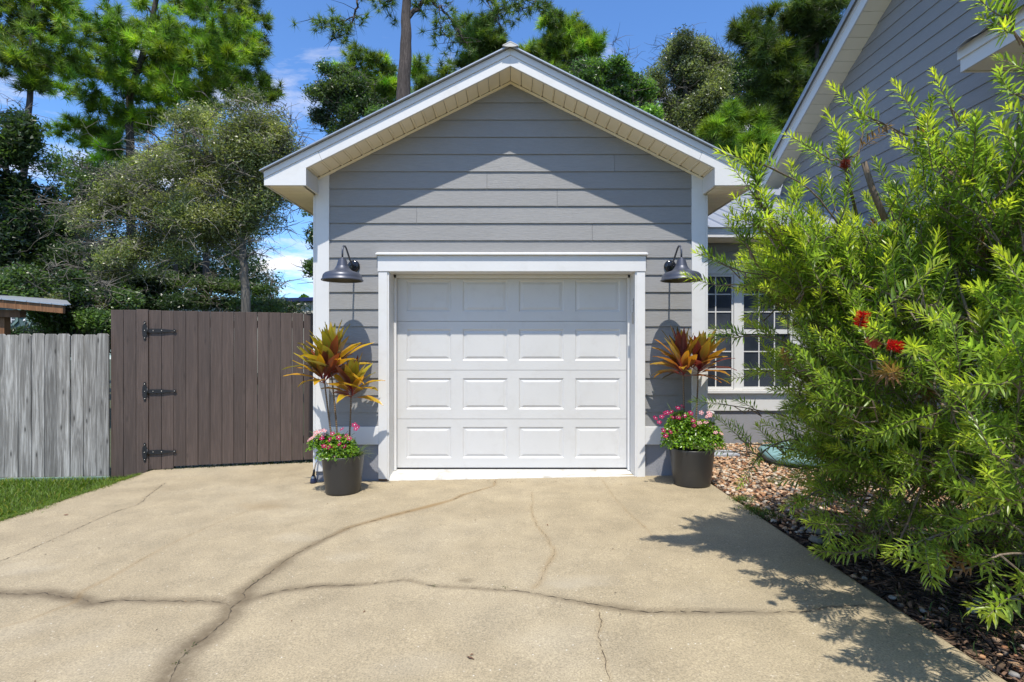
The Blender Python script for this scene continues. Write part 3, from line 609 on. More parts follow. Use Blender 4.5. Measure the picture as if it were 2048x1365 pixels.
# ---- roof, fascia, soffit
FY = 4.87; RX = 2.305
top_a = H(2.738); bot_a = H(2.576)
for s in (-1, 1):
    X = lambda x: GX + s * x
    def pr(poly, y0, y1, nm, mat, bev=.0):
        pts = [(X(x), z) for x, z in poly]
        if s < 0: pts = pts[::-1]
        MB().prism(pts, y0, y1).build(nm, mat, garage, bevel=bev)
    # roof sheet: two thicknesses so its folded edge shows
    pr([(0, top_a + .017), (2.33, top_a + .017 - 1.165), (2.33, top_a - 1.165 + .005), (0, top_a + .005)], FY - .047, 12.3, 'roof_sheet', M['roofmetal'])
    pr([(0, top_a), (RX, top_a - RX * .5), (RX, top_a - .062 - RX * .5), (0, top_a - .062)], FY - .012, FY + .01, 'rake_strip', M['white'], .002)
    # lower fascia board; two lengths meeting at a slanting joint, the outer one turns down into the boxed return
    j = 1.80
    pr([(0, top_a - .064), (j, top_a - .064 - j * .5), (j - .035, bot_a - (j - .035) * .5), (0, bot_a)], FY - .004, FY + .022, 'fascia_board', M['white'], .002)
    pr([(j + .002, top_a - .064 - (j + .002) * .5), (RX, top_a - .064 - RX * .5), (RX, H(1.456)), (1.912, H(1.456)), (1.912, bot_a - 1.912 * .5), (j - .033, bot_a - (j - .033) * .5)], FY - .006, FY + .020, 'fascia_return', M['white'], .002)
    # inner cheek of the return
    xa, xb = sorted((X(1.912), X(1.932))); MB().hexa([(xa, FY + .022, H(1.458)), (xb, FY + .022, H(1.458)), (xb, GY - .028, H(1.458)), (xa, GY - .028, H(1.458)), (xa, FY + .022, bot_a - 1.912 * .5 - .002), (xb, FY + .022, bot_a - 1.912 * .5 - .002), (xb, GY - .028, bot_a - 1.912 * .5 - .002), (xa, GY - .028, bot_a - 1.912 * .5 - .002)]).build('return_cheek', M['white'], garage)
    # side fascia and side soffit boards
    xa, xb = sorted((X(RX), X(RX - .022))); MB().box(xa, xb, FY + .024, 12.2, H(1.456), H(1.60)).build('fascia_board', M['white'], garage)
    yy = FY + .02
    while yy < 8.0:
        xa, xb = sorted((X(RX - .024), X(1.95) if s > 0 else X(1.965))); MB().box(xa, xb, yy, yy + .096, H(1.462), H(1.475)).build('soffit_panel', M['soffit'], garage); yy += .1015
    # rake soffit: vinyl panels following the slope
    u = .0; wpan = .1055; k = 0
    while u < 1.93:
        a, b = u + .0022, min(u + wpan - .0022, 1.955); zc = lambda x: bot_a + .012 - x * .5
        pts = [(X(a), zc(a)), (X(b), zc(b)), (X(b), zc(b) + .01), (X(a), zc(a) + .01)]
        m = MB()
        y0_, y1_ = FY + .024, GY - .03
        m.hexa([(X(a), y0_, zc(a)), (X(b), y0_, zc(b)), (X(b), y1_, zc(b)), (X(a), y1_, zc(a)), (X(a), y0_, zc(a) + .01), (X(b), y0_, zc(b) + .01), (X(b), y1_, zc(b) + .01), (X(a), y1_, zc(a) + .01)])
        mid = a + (b - a) * .80                                     # the V groove rib of the panel
        m.hexa([(X(mid), y0_, zc(mid) - .006), (X(mid + .009), y0_, zc(mid + .009) - .006), (X(mid + .009), y1_, zc(mid + .009) - .006), (X(mid), y1_, zc(mid) - .006), (X(mid), y0_, zc(mid)), (X(mid + .009), y0_, zc(mid + .009)), (X(mid + .009), y1_, zc(mid + .009)), (X(mid), y1_, zc(mid))])
        m.build('soffit_panel', M['soffit'], garage)
        if k > 0:
            MB().lathe([(.0005, -.006), (.0055, -.004), (.0055, 0), (.0005, .002)], (X(a), GY - .042, zc(a)), 6).build('soffit_nail', M['rust'], garage)
        u += wpan; k += 1
    # J channel along the wall
    pr([(0, bot_a + .006), (1.955, bot_a + .006 - .9775), (1.955, bot_a - .016 - .9775), (0, bot_a - .016)], GY - .030, GY - .012, 'j_channel', M['soffit'])
    # ribs of the roof sheet
    rb = MB()
    for i in range(2, 36):
        y = FY - .02 + i * .2286
        rb.hexa([(X(.05), y, top_a + .022 - .025), (X(2.33), y, top_a + .022 - 1.165), (X(2.33), y + .03, top_a + .022 - 1.165), (X(.05), y + .03, top_a + .022 - .025), (X(.05), y + .008, top_a + .040 - .025), (X(2.33), y + .008, top_a + .040 - 1.165), (X(2.33), y + .022, top_a + .040 - 1.165), (X(.05), y + .022, top_a + .040 - .025)])
    rb.build('roof_ribs', M['roofmetal'], garage)
MB().prism([(GX - .075, H(2.728)), (GX - .07, H(2.738)), (GX - .012, H(2.768)), (GX, H(2.772)), (GX + .012, H(2.768)), (GX + .07, H(2.738)), (GX + .075, H(2.728)), (GX, H(2.7655))], FY - .065, 12.3).build('ridge_cap', M['cap'], garage)
MB().prism([(GX - .073, H(2.729)), (GX - .01, H(2.766)), (GX, H(2.768)), (GX + .01, H(2.766)), (GX + .073, H(2.729)), (GX + .02, H(2.722)), (GX - .02, H(2.722))], FY - .063, FY - .058).build('ridge_cap_end', M['cap'], garage)

# ================================================================== HOUSE (right)
house = thing('house', 'grey lap-sided house wing with metal roof and white twin window', 'house', (0, 0, 0))
HY = 7.0
c = MB(); c.box(1.95, 4.80, HY + .012, HY + .2, -.2, H(1.31)); c.box(4.812, 5.0, -3, 9.3, -.2, H(2.6)); c.build('wall_core', M['darkgap'], house)
for k in range(0, 2): MB().hexa([(1.96, HY - .02, H(1.09 + .115 * k)), (4.79, HY - .02, H(1.09 + .115 * k)), (4.79, HY - .01, H(1.09 + .115 * k)), (1.96, HY - .01, H(1.09 + .115 * k)), (1.96, HY - .009, H(1.205 + .115 * k)), (4.79, HY - .009, H(1.205 + .115 * k)), (4.79, HY, H(1.205 + .115 * k)), (1.96, HY, H(1.205 + .115 * k))]).build('siding_board', M['siding'], house)
k = 0
while -.78 + k * .1715 < 1.05:                                      # boards right and left of the window
    z0 = H(-.78 + k * .1715); z1 = min(z0 + .1755, H(1.09))
    plank(house, 3.86, 4.79, z0, z1, HY); k += 1
MB().box(1.955, 4.79, HY - .03, HY + .01, H(-.935), H(-.785)).build('band_board', M['white'], house, bevel=.003)
MB().box(1.955, 4.79, HY - .005, HY + .1, -.15, H(-.937)).build('foundation', M['found'], house)
# twin window
WX = [(2.295, 2.975), (3.085, 3.765)]
MB().box(2.20, 3.86, HY - .03, HY + .0, H(.90), H(1.088)).build('window_head_trim', M['white'], house, bevel=.003)
MB().box(2.18, 3.88, HY - .07, HY + .0, H(-.70), H(-.655)).build('window_sill', M['white'], house, bevel=.004)
MB().box(2.20, 3.86, HY - .026, HY + .0, H(-.782), H(-.702)).build('window_apron', M['white'], house)
for a, b in ((2.20, 2.292), (2.978, 3.082), (3.768, 3.86)): MB().box(a, b, HY - .028, HY + .0, H(-.653), H(.898)).build('window_side_trim', M['white'], house, bevel=.002)
for a, b in WX:
    wf = MB(); fw = .028
    wf.box(a, b, HY - .018, HY + .01, H(.865), H(.897)); wf.box(a, b, HY - .018, HY + .01, H(-.652), H(-.615))
    wf.box(a, a + fw, HY - .018, HY + .01, H(-.615), H(.865)); wf.box(b - fw, b, HY - .018, HY + .01, H(-.615), H(.865))
    wf.box(a + fw, b - fw, HY - .016, HY + .01, H(.095), H(.155))
    w = wf.build('window', M['white'], house, bevel=.002)
    cw = (b - a - 2 * fw) / 3
    for (lo, hi) in ((-.615, .095), (.155, .865)):
        rows = 3
        for i in range(3):
            for j in range(rows):
                rh = (hi - lo) / rows
                MB().box(a + fw + i * cw + .006, a + fw + (i + 1) * cw - .006, HY + .002, HY + .008, H(lo + j * rh + .006), H(lo + (j + 1) * rh - .006)).build('pane', M['glass'], w)
        mu = MB()
        for i in (1, 2): mu.box(a + fw + i * cw - .0075, a + fw + i * cw + .0075, HY - .008, HY + .010, H(lo), H(hi))
        for j in range(1, rows): mu.box(a + fw, b - fw, HY - .006, HY + .0095, H(lo + j * rh) - .0075, H(lo + j * rh) + .0075)
        mu.build('muntins', M['white'], w)
# eave of the wing and its metal roof
EY = 6.60
MB().box(1.965, 4.79, EY, EY + .02, H(1.318), H(1.392)).build('fascia_board', M['white'], house, bevel=.002)
MB().box(1.965, 4.79, EY - .012, EY + .008, H(1.394), H(1.4455)).build('roof_strip', M['white'], house)
for i in range(28): MB().box(1.97 + i * .1, 1.97 + i * .1 + .098, EY + .022, HY - .002, H(1.318), H(1.33)).build('soffit_panel', M['soffit'], house)
SL = .417
def wr_z(y): return H(1.440) + (y - (EY - .03)) * SL
rf = MB(); y0, y1 = EY - .04, 11.0
rf.hexa([(1.95, y0, wr_z(y0)), (4.80, y0, wr_z(y0)), (4.80, y1, wr_z(y1)), (1.95, y1, wr_z(y1)), (1.95, y0, wr_z(y0) + .004), (4.80, y0, wr_z(y0) + .004), (4.80, y1, wr_z(y1) + .004), (1.95, y1, wr_z(y1) + .004)])
rf.build('roof_sheet', M['roofmetal'], house)
MB().hexa([(4.80, 9.31, wr_z(9.31) - .1), (9.0, 9.31, wr_z(9.31) - .1), (9.0, 13, wr_z(13) - .1), (4.80, 13, wr_z(13) - .1), (4.80, 9.31, wr_z(9.31)), (9.0, 9.31, wr_z(9.31)), (9.0, 13, wr_z(13)), (4.80, 13, wr_z(13))]).build('rear_roof', M['roofmetal'], house)
for i in range(13):
    x = 2.02 + i * .2286
    MB().hexa([(x - .02, y0, wr_z(y0) + .004), (x + .02, y0, wr_z(y0) + .004), (x + .02, y1, wr_z(y1) + .004), (x - .02, y1, wr_z(y1) + .004), (x - .009, y0, wr_z(y0) + .024), (x + .009, y0, wr_z(y0) + .024), (x + .009, y1, wr_z(y1) + .024), (x - .009, y1, wr_z(y1) + .024)]).build('roof_rib', M['roofmetal'], house)
# gable wall facing left (X = 4.79)
WXX = 4.79; A_, B_ = 8.05, .575
def rz(y): return H(A_ - B_ * y)
RIDGE = 3.2
k = 0
while True:
    z0 = H(-1.0 + .1715 * k); z1 = z0 + .1755
    yb0 = min(9.26, (CAMZ + A_ - z0) / B_); yb1 = min(9.26, (CAMZ + A_ - z1) / B_)
    ylo0 = max(-2.5, 2 * RIDGE - (CAMZ + A_ - z0) / B_); ylo1 = max(-2.5, 2 * RIDGE - (CAMZ + A_ - z1) / B_)
    if yb0 - ylo0 < .3 or z0 > rz(RIDGE) - .2: break
    lap, th = .012, .009
    MB().hexa([(WXX - lap - th, ylo0, z0), (WXX - lap, ylo0, z0), (WXX - lap, yb0, z0), (WXX - lap - th, yb0, z0), (WXX - th, ylo1, z1), (WXX, ylo1, z1), (WXX, yb1, z1), (WXX - th, yb1, z1)]).build('siding_board', M['siding'], house)
    k += 1
# its core up the gable, the rake soffit, fascia and roof
XO = 4.468
MB().prismx([(-2.4, H(-1.2)), (9.25, H(-1.2)), (9.25, rz(9.25) - .01), (RIDGE, rz(RIDGE) - .01), (-2.4, rz(2 * RIDGE + 2.4) - .01)], WXX + .002, WXX + .1).build('wall_core', M['darkgap'], house)
def sl(y0, y1, x0, x1, d0, d1, nm, mat, bev=0):
    MB().hexa([(x0, y0, rz(y0) + d0), (x1, y0, rz(y0) + d0), (x1, y1, rz(y1) + d0), (x0, y1, rz(y1) + d0), (x0, y0, rz(y0) + d1), (x1, y0, rz(y0) + d1), (x1, y1, rz(y1) + d1), (x0, y1, rz(y1) + d1)]).build(nm, mat, house, bevel=bev)
y = 9.26
while y > RIDGE:
    sl(y - .1385, y, XO + .022, WXX - .01, -.001 + .004, .012, 'soffit_panel', M['soffit']); y -= .1445
sl(RIDGE, 9.27, XO, XO + .02, -.004, .15, 'fascia_board', M['white'])
sl(RIDGE, 9.30, XO - .012, XO + .006, .152, .21, 'rake_strip', M['white'])
sl(RIDGE, 9.42, XO - .06, 9.0, .235, .262, 'roof_sheet', M['roofmetal'])
sl(RIDGE, 9.42, XO - .06, XO - .052, .18, .232, 'drip_edge', M['roofmetal'])
MB().hexa([(XO - .06, -3, rz(RIDGE + 6.2) + .235), (9, -3, rz(RIDGE + 6.2) + .235), (9, RIDGE, rz(RIDGE) + .235), (XO - .06, RIDGE, rz(RIDGE) + .235), (XO - .06, -3, rz(RIDGE + 6.2) + .262), (9, -3, rz(RIDGE + 6.2) + .262), (9, RIDGE, rz(RIDGE) + .262), (XO - .06, RIDGE, rz(RIDGE) + .262)]).build('roof_sheet', M['roofmetal'], house)
# end board of the rake where it lands
MB().box(XO, WXX - .03, 9.272, 9.29, rz(9.27) - .01, rz(9.27) + .2).build('fascia_board', M['white'], house)
# small metal-roofed eave on that wall, upper right
ex, ez = 4.25, H(2.545); yb = 4.93
MB().box(ex, ex + .02, -1.5, yb, ez, ez + .135).build('fascia_board', M['white'], house, bevel=.002)
MB().box(ex - .022, ex - .002, -1.5, yb + .01, ez + .12, ez + .225).build('fascia_board', M['white'], house, bevel=.002)
MB().box(ex + .022, WXX - .025, yb - .022, yb, ez + .0, ez + .02).build('end_trim', M['soffit'], house)
MB().prism([(ex + .022, ez + .021), (WXX - .025, ez + .021), (WXX - .025, ez + .45), (ex + .022, ez + .20)], yb - .02, yb).build('end_board', M['white'], house)
for i in range(18): MB().box(ex + .022, WXX - .026, yb - .024 - (i + 1) * .3, yb - .028 - i * .3, ez + .006, ez + .018).build('soffit_panel', M['soffit'], house)
cz = []
def rp(x, t): return ez + .245 + (x - ex) * .5
m = MB(); nseg = 64; yy = np.linspace(-1.5, yb + .02, nseg); vs = []; fs = []
for i, y in enumerate(yy):
    w = .022 * max(0, math.sin((y - yb) * 2 * math.pi / .23)) ** 3
    for x in (ex - .10, WXX - .022): vs.append((x, y, rp(x, y) + w)); vs.append((x, y, rp(x, y) + w - .004))
for i in range(nseg - 1):
    a = 4 * i; fs += [(a, a + 4, a + 6, a + 2), (a + 1, a + 3, a + 7, a + 5), (a, a + 1, a + 5, a + 4)]
fs += [(0, 2, 3, 1), (4 * nseg - 4, 4 * nseg - 3, 4 * nseg - 1, 4 * nseg - 2)]
m.add(vs, fs).build('roof_sheet', M['roofmetal'], house)
# window in the left-facing wall, glimpsed through the shrub
wz0, wz1, wy0, wy1 = H(-.1), H(1.15), 4.9, 5.9
w = MB(); X0 = WXX - .045; X1 = WXX - .022
w.box(X0, X1, wy0 - .1, wy1 + .1, wz1, wz1 + .1).box(X0, X1, wy0 - .1, wy1 + .1, wz0 - .1, wz0).box(X0, X1, wy0 - .1, wy0, wz0, wz1).box(X0, X1, wy1, wy1 + .1, wz0, wz1).box(X0, X1, (wy0 + wy1) / 2 - .03, (wy0 + wy1) / 2 + .03, wz0, wz1).box(X0, X1, wy0, wy1, (wz0 + wz1) / 2 - .03, (wz0 + wz1) / 2 + .03)
w = w.build('window', M['white'], house)
MB().box(WXX - .032, WXX - .024, wy0, wy1, wz0, wz1).build('pane', M['glass'], w)
mu = MB()
for i in range(1, 6): mu.box(WXX - .036, WXX - .0325, wy0 + i / 6 * (wy1 - wy0) - .008, wy0 + i / 6 * (wy1 - wy0) + .008, wz0, wz1)
for i in range(1, 6): mu.box(WXX - .0365, WXX - .033, wy0, wy1, wz0 + i / 6 * (wz1 - wz0) - .008, wz0 + i / 6 * (wz1 - wz0) + .008)
mu.build('muntins', M['white'], w)

# ================================================================== WALL LAMPS
def lamp(x, label):
    t = thing('wall_lamp', label, 'wall lamp', (x, GY, 0), 'barn lamps on the garage wall')
    py = -.37; z0 = H(.560)
    prof = [(.174, .0), (.186, -.002), (.190, .004), (.186, .012), (.179, .016), (.177, .034), (.171, .054), (.154, .071), (.125, .082), (.095, .090), (.078, .102), (.064, .120), (.054, .136)]
    MB().lathe(prof, (0, py, z0), 48).build('shade', M['lampblue'], t, smooth=True)
    inner = [(.174, .0), (.172, .02), (.165, .05), (.148, .066), (.118, .076), (.085, .085), (.05, .10), (.001, .105)]
    MB().lathe(inner, (0, py, z0), 48).build('shade_lining', M['lampin'], t, smooth=True)
    MB().lathe([(.0545, .136), (.050, .150), (.038, .190), (.034, .202), (.010, .204)], (0, py, z0), 32).build('neck', M['lampblue'], t, smooth=True, auto=True)
    MB().lathe([(.001, .10), (.022, .095), (.028, .06), (.026, .035), (.001, .022)], (0, py, z0), 20).build('bulb', M['eye'], t, smooth=True)
    pts = [(0, py, z0 + .204), (0, py, z0 + .27), (0, py + .008, z0 + .302), (0, py + .035, z0 + .328), (0, py + .075, z0 + .335), (0, py + .115, z0 + .318), (0, py + .155, z0 + .285), (0, py + .22, z0 + .232), (0, -.085, z0 + .198), (0, -.045, z0 + .187), (0, -.03, z0 + .185)]
    MB().tube(pts, .0085, 12).build('arm', M['lampblue'], t, smooth=True)
    MB().lathe([(.014, .198), (.014, .212), (.010, .216)], (0, py, z0), 16).build('collar', M['lampblue'], t, smooth=True)
    pl = MB(); n = 32; rings = [(.060, -.020), (.060, -.030), (.054, -.040), (.030, -.046), (.001, -.047)]
    for r, yy in rings:
        for j in range(n): a = 2 * math.pi * j / n; pl.v.append((r * math.cos(a), yy, z0 + .185 + r * math.sin(a)))
    for i in range(len(rings) - 1):
        for j in range(n): pl.f.append((i * n + j, i * n + (j + 1) % n, (i + 1) * n + (j + 1) % n, (i + 1) * n + j))
    p = pl.build('wall_plate', M['lampblack'], t, smooth=True)
    kb = MB()
    for dx in (-.03, .03): kb.tube([(dx, -.04, z0 + .185), (dx, -.052, z0 + .185), (dx, -.056, z0 + .185)], [.007, .007, .003], 10)
    kb.tube([(0, -.045, z0 + .185), (0, -.075, z0 + .185), (0, -.085, z0 + .185)], [.014, .014, .006], 14)
    kb.build('knob', M['lampblack'], p, smooth=True)
lamp((709 - 1024) / 200, 'slate blue barn lamp on the wall left of the garage door')
lamp((1338.7 - 1024) / 200, 'slate blue barn lamp on the wall right of the garage door')

# ================================================================== FENCES AND GATE
P0 = Vector(((222 - 1024) / F * 5.72, 5.72, 0)); P1 = Vector(((629 - 1024) / F * 6.10, 6.10, 0))
gdir = (P1 - P0).normalized(); glen = (P1 - P0).length; gnorm = Vector((gdir.y, -gdir.x, 0)); pit = glen / 17
ang = math.atan2(gdir.y, gdir.x)
bf = thing('brown_fence', 'three-board brown stained fence panel left of the gate', 'fence', P0)
gt = thing('wooden_gate', 'brown stained board gate with three black strap hinges', 'gate', P0)
bf.rotation_euler.z = gt.rotation_euler.z = ang
rs = random.Random(9)
for i in range(17):
    a = i * pit + (rs.uniform(.0015, .003) if i != 3 else .0005); b = (i + 1) * pit - rs.uniform(.0015, .003)
    if i == 16: a += .004
    top = H(.345) - i / 17 * .022 + (.008 if i == 2 else 0) + rs.uniform(-.002, .002)
    xw, yw = P0.x + gdir.x * a, P0.y + gdir.y * a
    bot = gz(xw, yw) + (-.05 if i < 3 else (.008 if i < 5 else .035 + rs.uniform(-.002, .002)))
    dy = rs.uniform(-.003, .003) - (.006 if i < 3 else 0)
    ln = rs.uniform(-.002, .002)
    MB().hexa([(a, dy, bot), (b, dy, bot), (b, dy + .018, bot), (a, dy + .018, bot), (a + ln, dy, top), (b + ln, dy, top + rs.uniform(-.002, .002)), (b + ln, dy + .018, top), (a + ln, dy + .018, top)]).build('fence_board' if i < 3 else 'gate_board', M['brown_wood'], bf if i < 3 else gt, bevel=.002)
for zz in (-1.2, -.5, .15):
    MB().box(.01, 3 * pit - .004, .022, .06, H(zz), H(zz) + .085).build('rail', M['brown_wood'], bf); MB().box(3 * pit + .006, glen - .01, .022, .06, H(zz), H(zz) + .085).build('rail', M['brown_wood'], gt)
MB().box(.0, .09, .062, .15, -.3, H(.30)).build('post', M['brown_wood'], bf)
for h in (.115, -.56, -1.235):
    hx = 3 * pit - .035; hm = MB(); yf = -.016
    # vertical leaf with pointed finials
    hm.prism([(hx - .022, H(h) - .055), (hx - .026, H(h)), (hx - .022, H(h) + .055), (hx - .008, H(h) + .075), (hx - .014, H(h) + .092), (hx, H(h) + .108), (hx + .014, H(h) + .092), (hx + .008, H(h) + .075), (hx + .022, H(h) + .05), (hx + .022, H(h) - .05), (hx + .008, H(h) - .075), (hx + .014, H(h) - .092), (hx, H(h) - .108), (hx - .014, H(h) - .092), (hx - .008, H(h) - .075)][::-1], yf, yf + .006)
    hg = hm.build('hinge', M['iron'], gt)
    MB().prism([(hx + .036, H(h) - .020), (hx + .06, H(h) - .022), (hx + .17, H(h) - .022), (hx + .20, H(h) - .017), (hx + .285, H(h) - .008), (hx + .292, H(h) - .016), (hx + .305, H(h) - .016), (hx + .318, H(h)), (hx + .305, H(h) + .016), (hx + .292, H(h) + .016), (hx + .285, H(h) + .008), (hx + .20, H(h) + .017), (hx + .17, H(h) + .022), (hx + .06, H(h) + .022), (hx + .036, H(h) + .020)], yf, yf + .006).build('strap', M['iron'], hg)
    MB().tube([(hx + .029, yf - .002, H(h) - .034), (hx + .029, yf - .002, H(h) + .034)], .009, 10).build('barrel', M['iron'], hg, smooth=True)
    for (dx, dz) in ((0, .082), (0, -.082), (0, 0), (.085, 0), (.17, 0), (.30, 0)):
        MB().tube([(hx + dx, yf, H(h) + dz), (hx + dx, yf - .004, H(h) + dz), (hx + dx, yf - .006, H(h) + dz)], [.0065, .0055, .002], 8).build('bolt', M['steel'], hg, smooth=True)
MB().tube([(glen - .10, .02, H(.345)), (glen - .085, -.008, H(.328)), (glen - .06, -.010, H(.334)), (glen - .03, -.012, H(.330)), (glen - .02, -.014, H(.30)), (glen - .022, -.012, H(.18))], .006, 6).build('latch_cord', M['iron'], gt, smooth=True)
MB().box(3 * pit - .03, 3 * pit + .03, .062, .08, H(-1.3), H(.33)).build('gap_backing', M['brown_wood'], gt)  # strip added behind the hinge joint to block the bright gap
# dark weeds and leaf litter just behind the gap under the gate
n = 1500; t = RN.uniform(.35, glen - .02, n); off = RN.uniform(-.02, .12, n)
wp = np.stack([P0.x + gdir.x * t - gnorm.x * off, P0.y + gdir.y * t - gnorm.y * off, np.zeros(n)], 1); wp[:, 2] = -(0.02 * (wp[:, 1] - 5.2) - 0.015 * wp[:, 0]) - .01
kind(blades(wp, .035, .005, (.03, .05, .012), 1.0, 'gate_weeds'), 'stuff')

FNY = 5.68
fn = thing('weathered_fence', 'silver-grey dog-eared board fence behind the grass', 'fence', (-5.5, FNY, 0))
x = -4.405; i = 0
while x > -8.2:
    w_ = .141; a = x - w_ + .002; b = x - .0025 - rs.uniform(0, .003); a -= 5.5 * -1; b += 5.5
    top = H((682.5 - 668) / F * FNY) + rs.uniform(-.012, .010); bot = gz(x, FNY) - .040 + rs.uniform(-.006, .01); dy = rs.uniform(-.007, .007); e = .020; ln = rs.uniform(-.006, .006)
    y0, y1 = dy, dy + .016
    MB().prism([(a, bot), (b, bot), (b + ln, top - e), (b - e + ln, top), (a + e + ln, top), (a + ln, top - e)], y0, y1).build('fence_board', M['grey_wood'], fn, bevel=.0015)
    x -= w_ + rs.uniform(-.001, .003); i += 1
for zz in (-1.2, -.45, -.05): MB().box(-2.7, 1.05, .022, .06, H(zz) - .05, H(zz) + .035).build('rail', M['grey_wood'], fn)
MB().hexa([(-2.7, -.04, gz(-8.2, FNY) - .03), (1.12, -.04, gz(-4.2, FNY) - .10), (1.12, -.012, gz(-4.2, FNY) - .10), (-2.7, -.012, gz(-8.2, FNY) - .07), (-2.7, -.04, gz(-8.2, FNY) - .035), (1.12, -.04, gz(-4.2, FNY) - .03), (1.12, -.012, gz(-4.2, FNY) - .03), (-2.7, -.012, gz(-8.2, FNY) - .035)]).build('kick_board', M['greentrim'], fn)
# ================================================================== POTS AND PLANTS
def pot(x, y, rt, rb, h, label):
    z = gz(x, y) + .001
    t = thing('planter_pot', label, 'planter', (x, y, z), 'charcoal planters by the garage door')
    prof = [(.001, .003), (rb - .004, .0), (rb, .004)]
    for k in range(1, 12): f = k / 12; prof.append((rb + (rt - rb) * f ** .8, h * f + .0))
    prof += [(rt, h - .004), (rt - .001, h), (rt - .008, h), (rt - .009, h - .004), (rt - .014, h - .06)]
    o = MB().lathe(prof, (0, 0, 0), 56).build('pot_body', M['pot'], t, smooth=True)
    MB().lathe([(rb + .003, .018), (rb + .0055, .021), (rb + .004, .025)], (0, 0, 0), 48).build('foot_ring', M['pot'], t, smooth=True)
    s = MB(); s.lathe([(rt - .012, h - .045), (.06, h - .028), (.001, h - .025)], (0, 0, 0), 28); s.build('soil', M['soil'], t, smooth=True)
    return t, Vector((x, y, z + h - .03))
LX, LY = -1.552, 4.78; RX_, RY = 1.68, 4.86
potL, sL = pot(LX, LY, .189, .150, .345, 'charcoal plastic planter standing left of the garage door')
potR, sR = pot(RX_, RY, .202, .163, .345, 'charcoal plastic planter standing right of the garage door')
def leaf_blade(base, d0, length, width, droop, cols, twist, rnd, nseg=9):
    """a broad strap leaf: petiole, blade with a fold along the midrib; returns verts, faces, colours"""
    d = d0.normalized(); up = Vector((0, 0, 1)); side = d.cross(up)
    side = side.normalized() if side.length > .05 else Vector((1, 0, 0))
    p = base.copy(); vs = []; cs = []; fs = []
    st = length / nseg
    for i in range(nseg + 1):
        f = i / nseg
        w = width * (0.16 if f < .12 else (min(1, .16 + (f - .12) * 3.4) if f < .45 else math.sin(math.pi * (1 - f) / 1.1 * .98) ** .65 if f < 1 else .03)) * .5
        if f > .45: w = width * .5 * max(.03, (1 - ((f - .45) / .56) ** 1.55))
        nrm = side.cross(d).normalized()
        sd = (side * math.cos(twist * f) + nrm * math.sin(twist * f)).normalized(); nn = sd.cross(d).normalized()
        rip = .0035 * math.sin(f * 17 + rnd) * (1 if f > .3 else 0)
        for q, (off, lift) in enumerate(((-1, .26), (-.5, .12), (0, 0), (.5, .12), (1, .26))):
            v = p + sd * w * off + nn * (w * lift + rip * (1 if q % 2 else -1)); vs.append((v.x, v.y, v.z))
            c0, c1, c2 = cols; m = min(1, f / .35); c = [a + (b - a) * m for a, b in zip(c0, c1)]
            m2 = max(0, (f - .35) / .65); c = [a + (b - a) * m2 ** .8 for a, b in zip(c, c2)]
            if off in (-1, 1): c = [c[0] * 1.25 + .03, c[1] * .85, c[2] * .8 + .01]
            if off == 0: c = [c[0] * .9 + .05, c[1] * .85, c[2]]
            cs.append(c)
        d = (d + Vector((0, 0, -1)) * droop * st / length * (.35 + 1.5 * f)).normalized(); p = p + d * st
        s2 = side - d * side.dot(d); side = s2.normalized()
    for i in range(nseg):
        for q in range(4): a = i * 5 + q; fs.append((a, a + 1, a + 6, a + 5))
    return np.array(vs), np.array(fs), np.array(cs)
def cordyline(soil, label, heads, seed, shift):
    rr = random.Random(seed)
    t = thing('cordyline_plant', label, 'plant', soil, 'cordylines in the planters')
    z0 = Vector(soil)
    for (bx, tx, tyy, zdep, n, L_, lean) in heads:
        base = Vector(((bx - 1024) / F * zdep, zdep, soil[2] - .03)); top = W(tx, tyy, zdep)
        mid = (base + top) * .5 + Vector((rr.uniform(-.012, .012), 0, 0))
        pts = [base * (1 - f) ** 2 + mid * 2 * f * (1 - f) + top * f * f for f in [k / 10 for k in range(11)]]
        pts.append(top + (top - pts[-2]).normalized() * .10)
        MB().tube([p - z0 for p in pts], [.0095 - .0003 * k for k in range(12)], 10).build('stem', M['cane'], t, smooth=True)
        ax = Vector((lean, rr.uniform(-.08, .02), 1)).normalized()
        for i in range(n):
            f = i / (n - 1)                                       # 0 = lowest, drooping; 1 = top, upright
            az = i * 2.39996 + rr.uniform(-.3, .3); el = math.radians(4 + 80 * f ** .62 + rr.uniform(-9, 9))
            rad = Vector((math.cos(az), math.sin(az), 0)); d = (rad * math.cos(el) + ax * math.sin(el)).normalized()
            b = top + ax * (.015 + .13 * f) - z0; ln = L_ * rr.uniform(.78, 1.08) * (1 - .2 * f)
            k = rr.random()
            if f < .5 and k < .6: tip = (rr.uniform(.44, .56), rr.uniform(.33, .44), .02); mid_c = (.28, .20, .025)
            elif k < .72: tip = (rr.uniform(.36, .46), rr.uniform(.36, .44), .03); mid_c = (.17, .17, .03)
            elif k < .90: tip = (.17, .21, .035); mid_c = (.08, .09, .03)
            else: tip = (.22, .08, .035); mid_c = (.12, .05, .035)
            if shift: tip = tuple(a * b_ for a, b_ in zip(tip, (.78, .68, 1.1))); mid_c = tuple(a * b_ for a, b_ in zip(mid_c, (.8, .6, 1.2)))
            basec = (.26, .02, .07)
            v, fc, cs = leaf_blade(b, d, ln, rr.uniform(.068, .104), rr.uniform(.3, .95) * (1.15 - .9 * f), (basec, mid_c, tip), rr.uniform(-.6, .6), rr.random() * 6)
            fmesh('leaf', v, fc, M['cordy'], t, col=cs, smooth=True)
    return t
cordyline(sL, 'gold and bronze cordyline with three ringed canes, left planter', [(670, 650, 772, 4.74, 22, .38, -.35), (678, 663, 750, 4.80, 34, .46, -.02), (697, 702, 800, 4.84, 26, .36, .12)], 3, False)
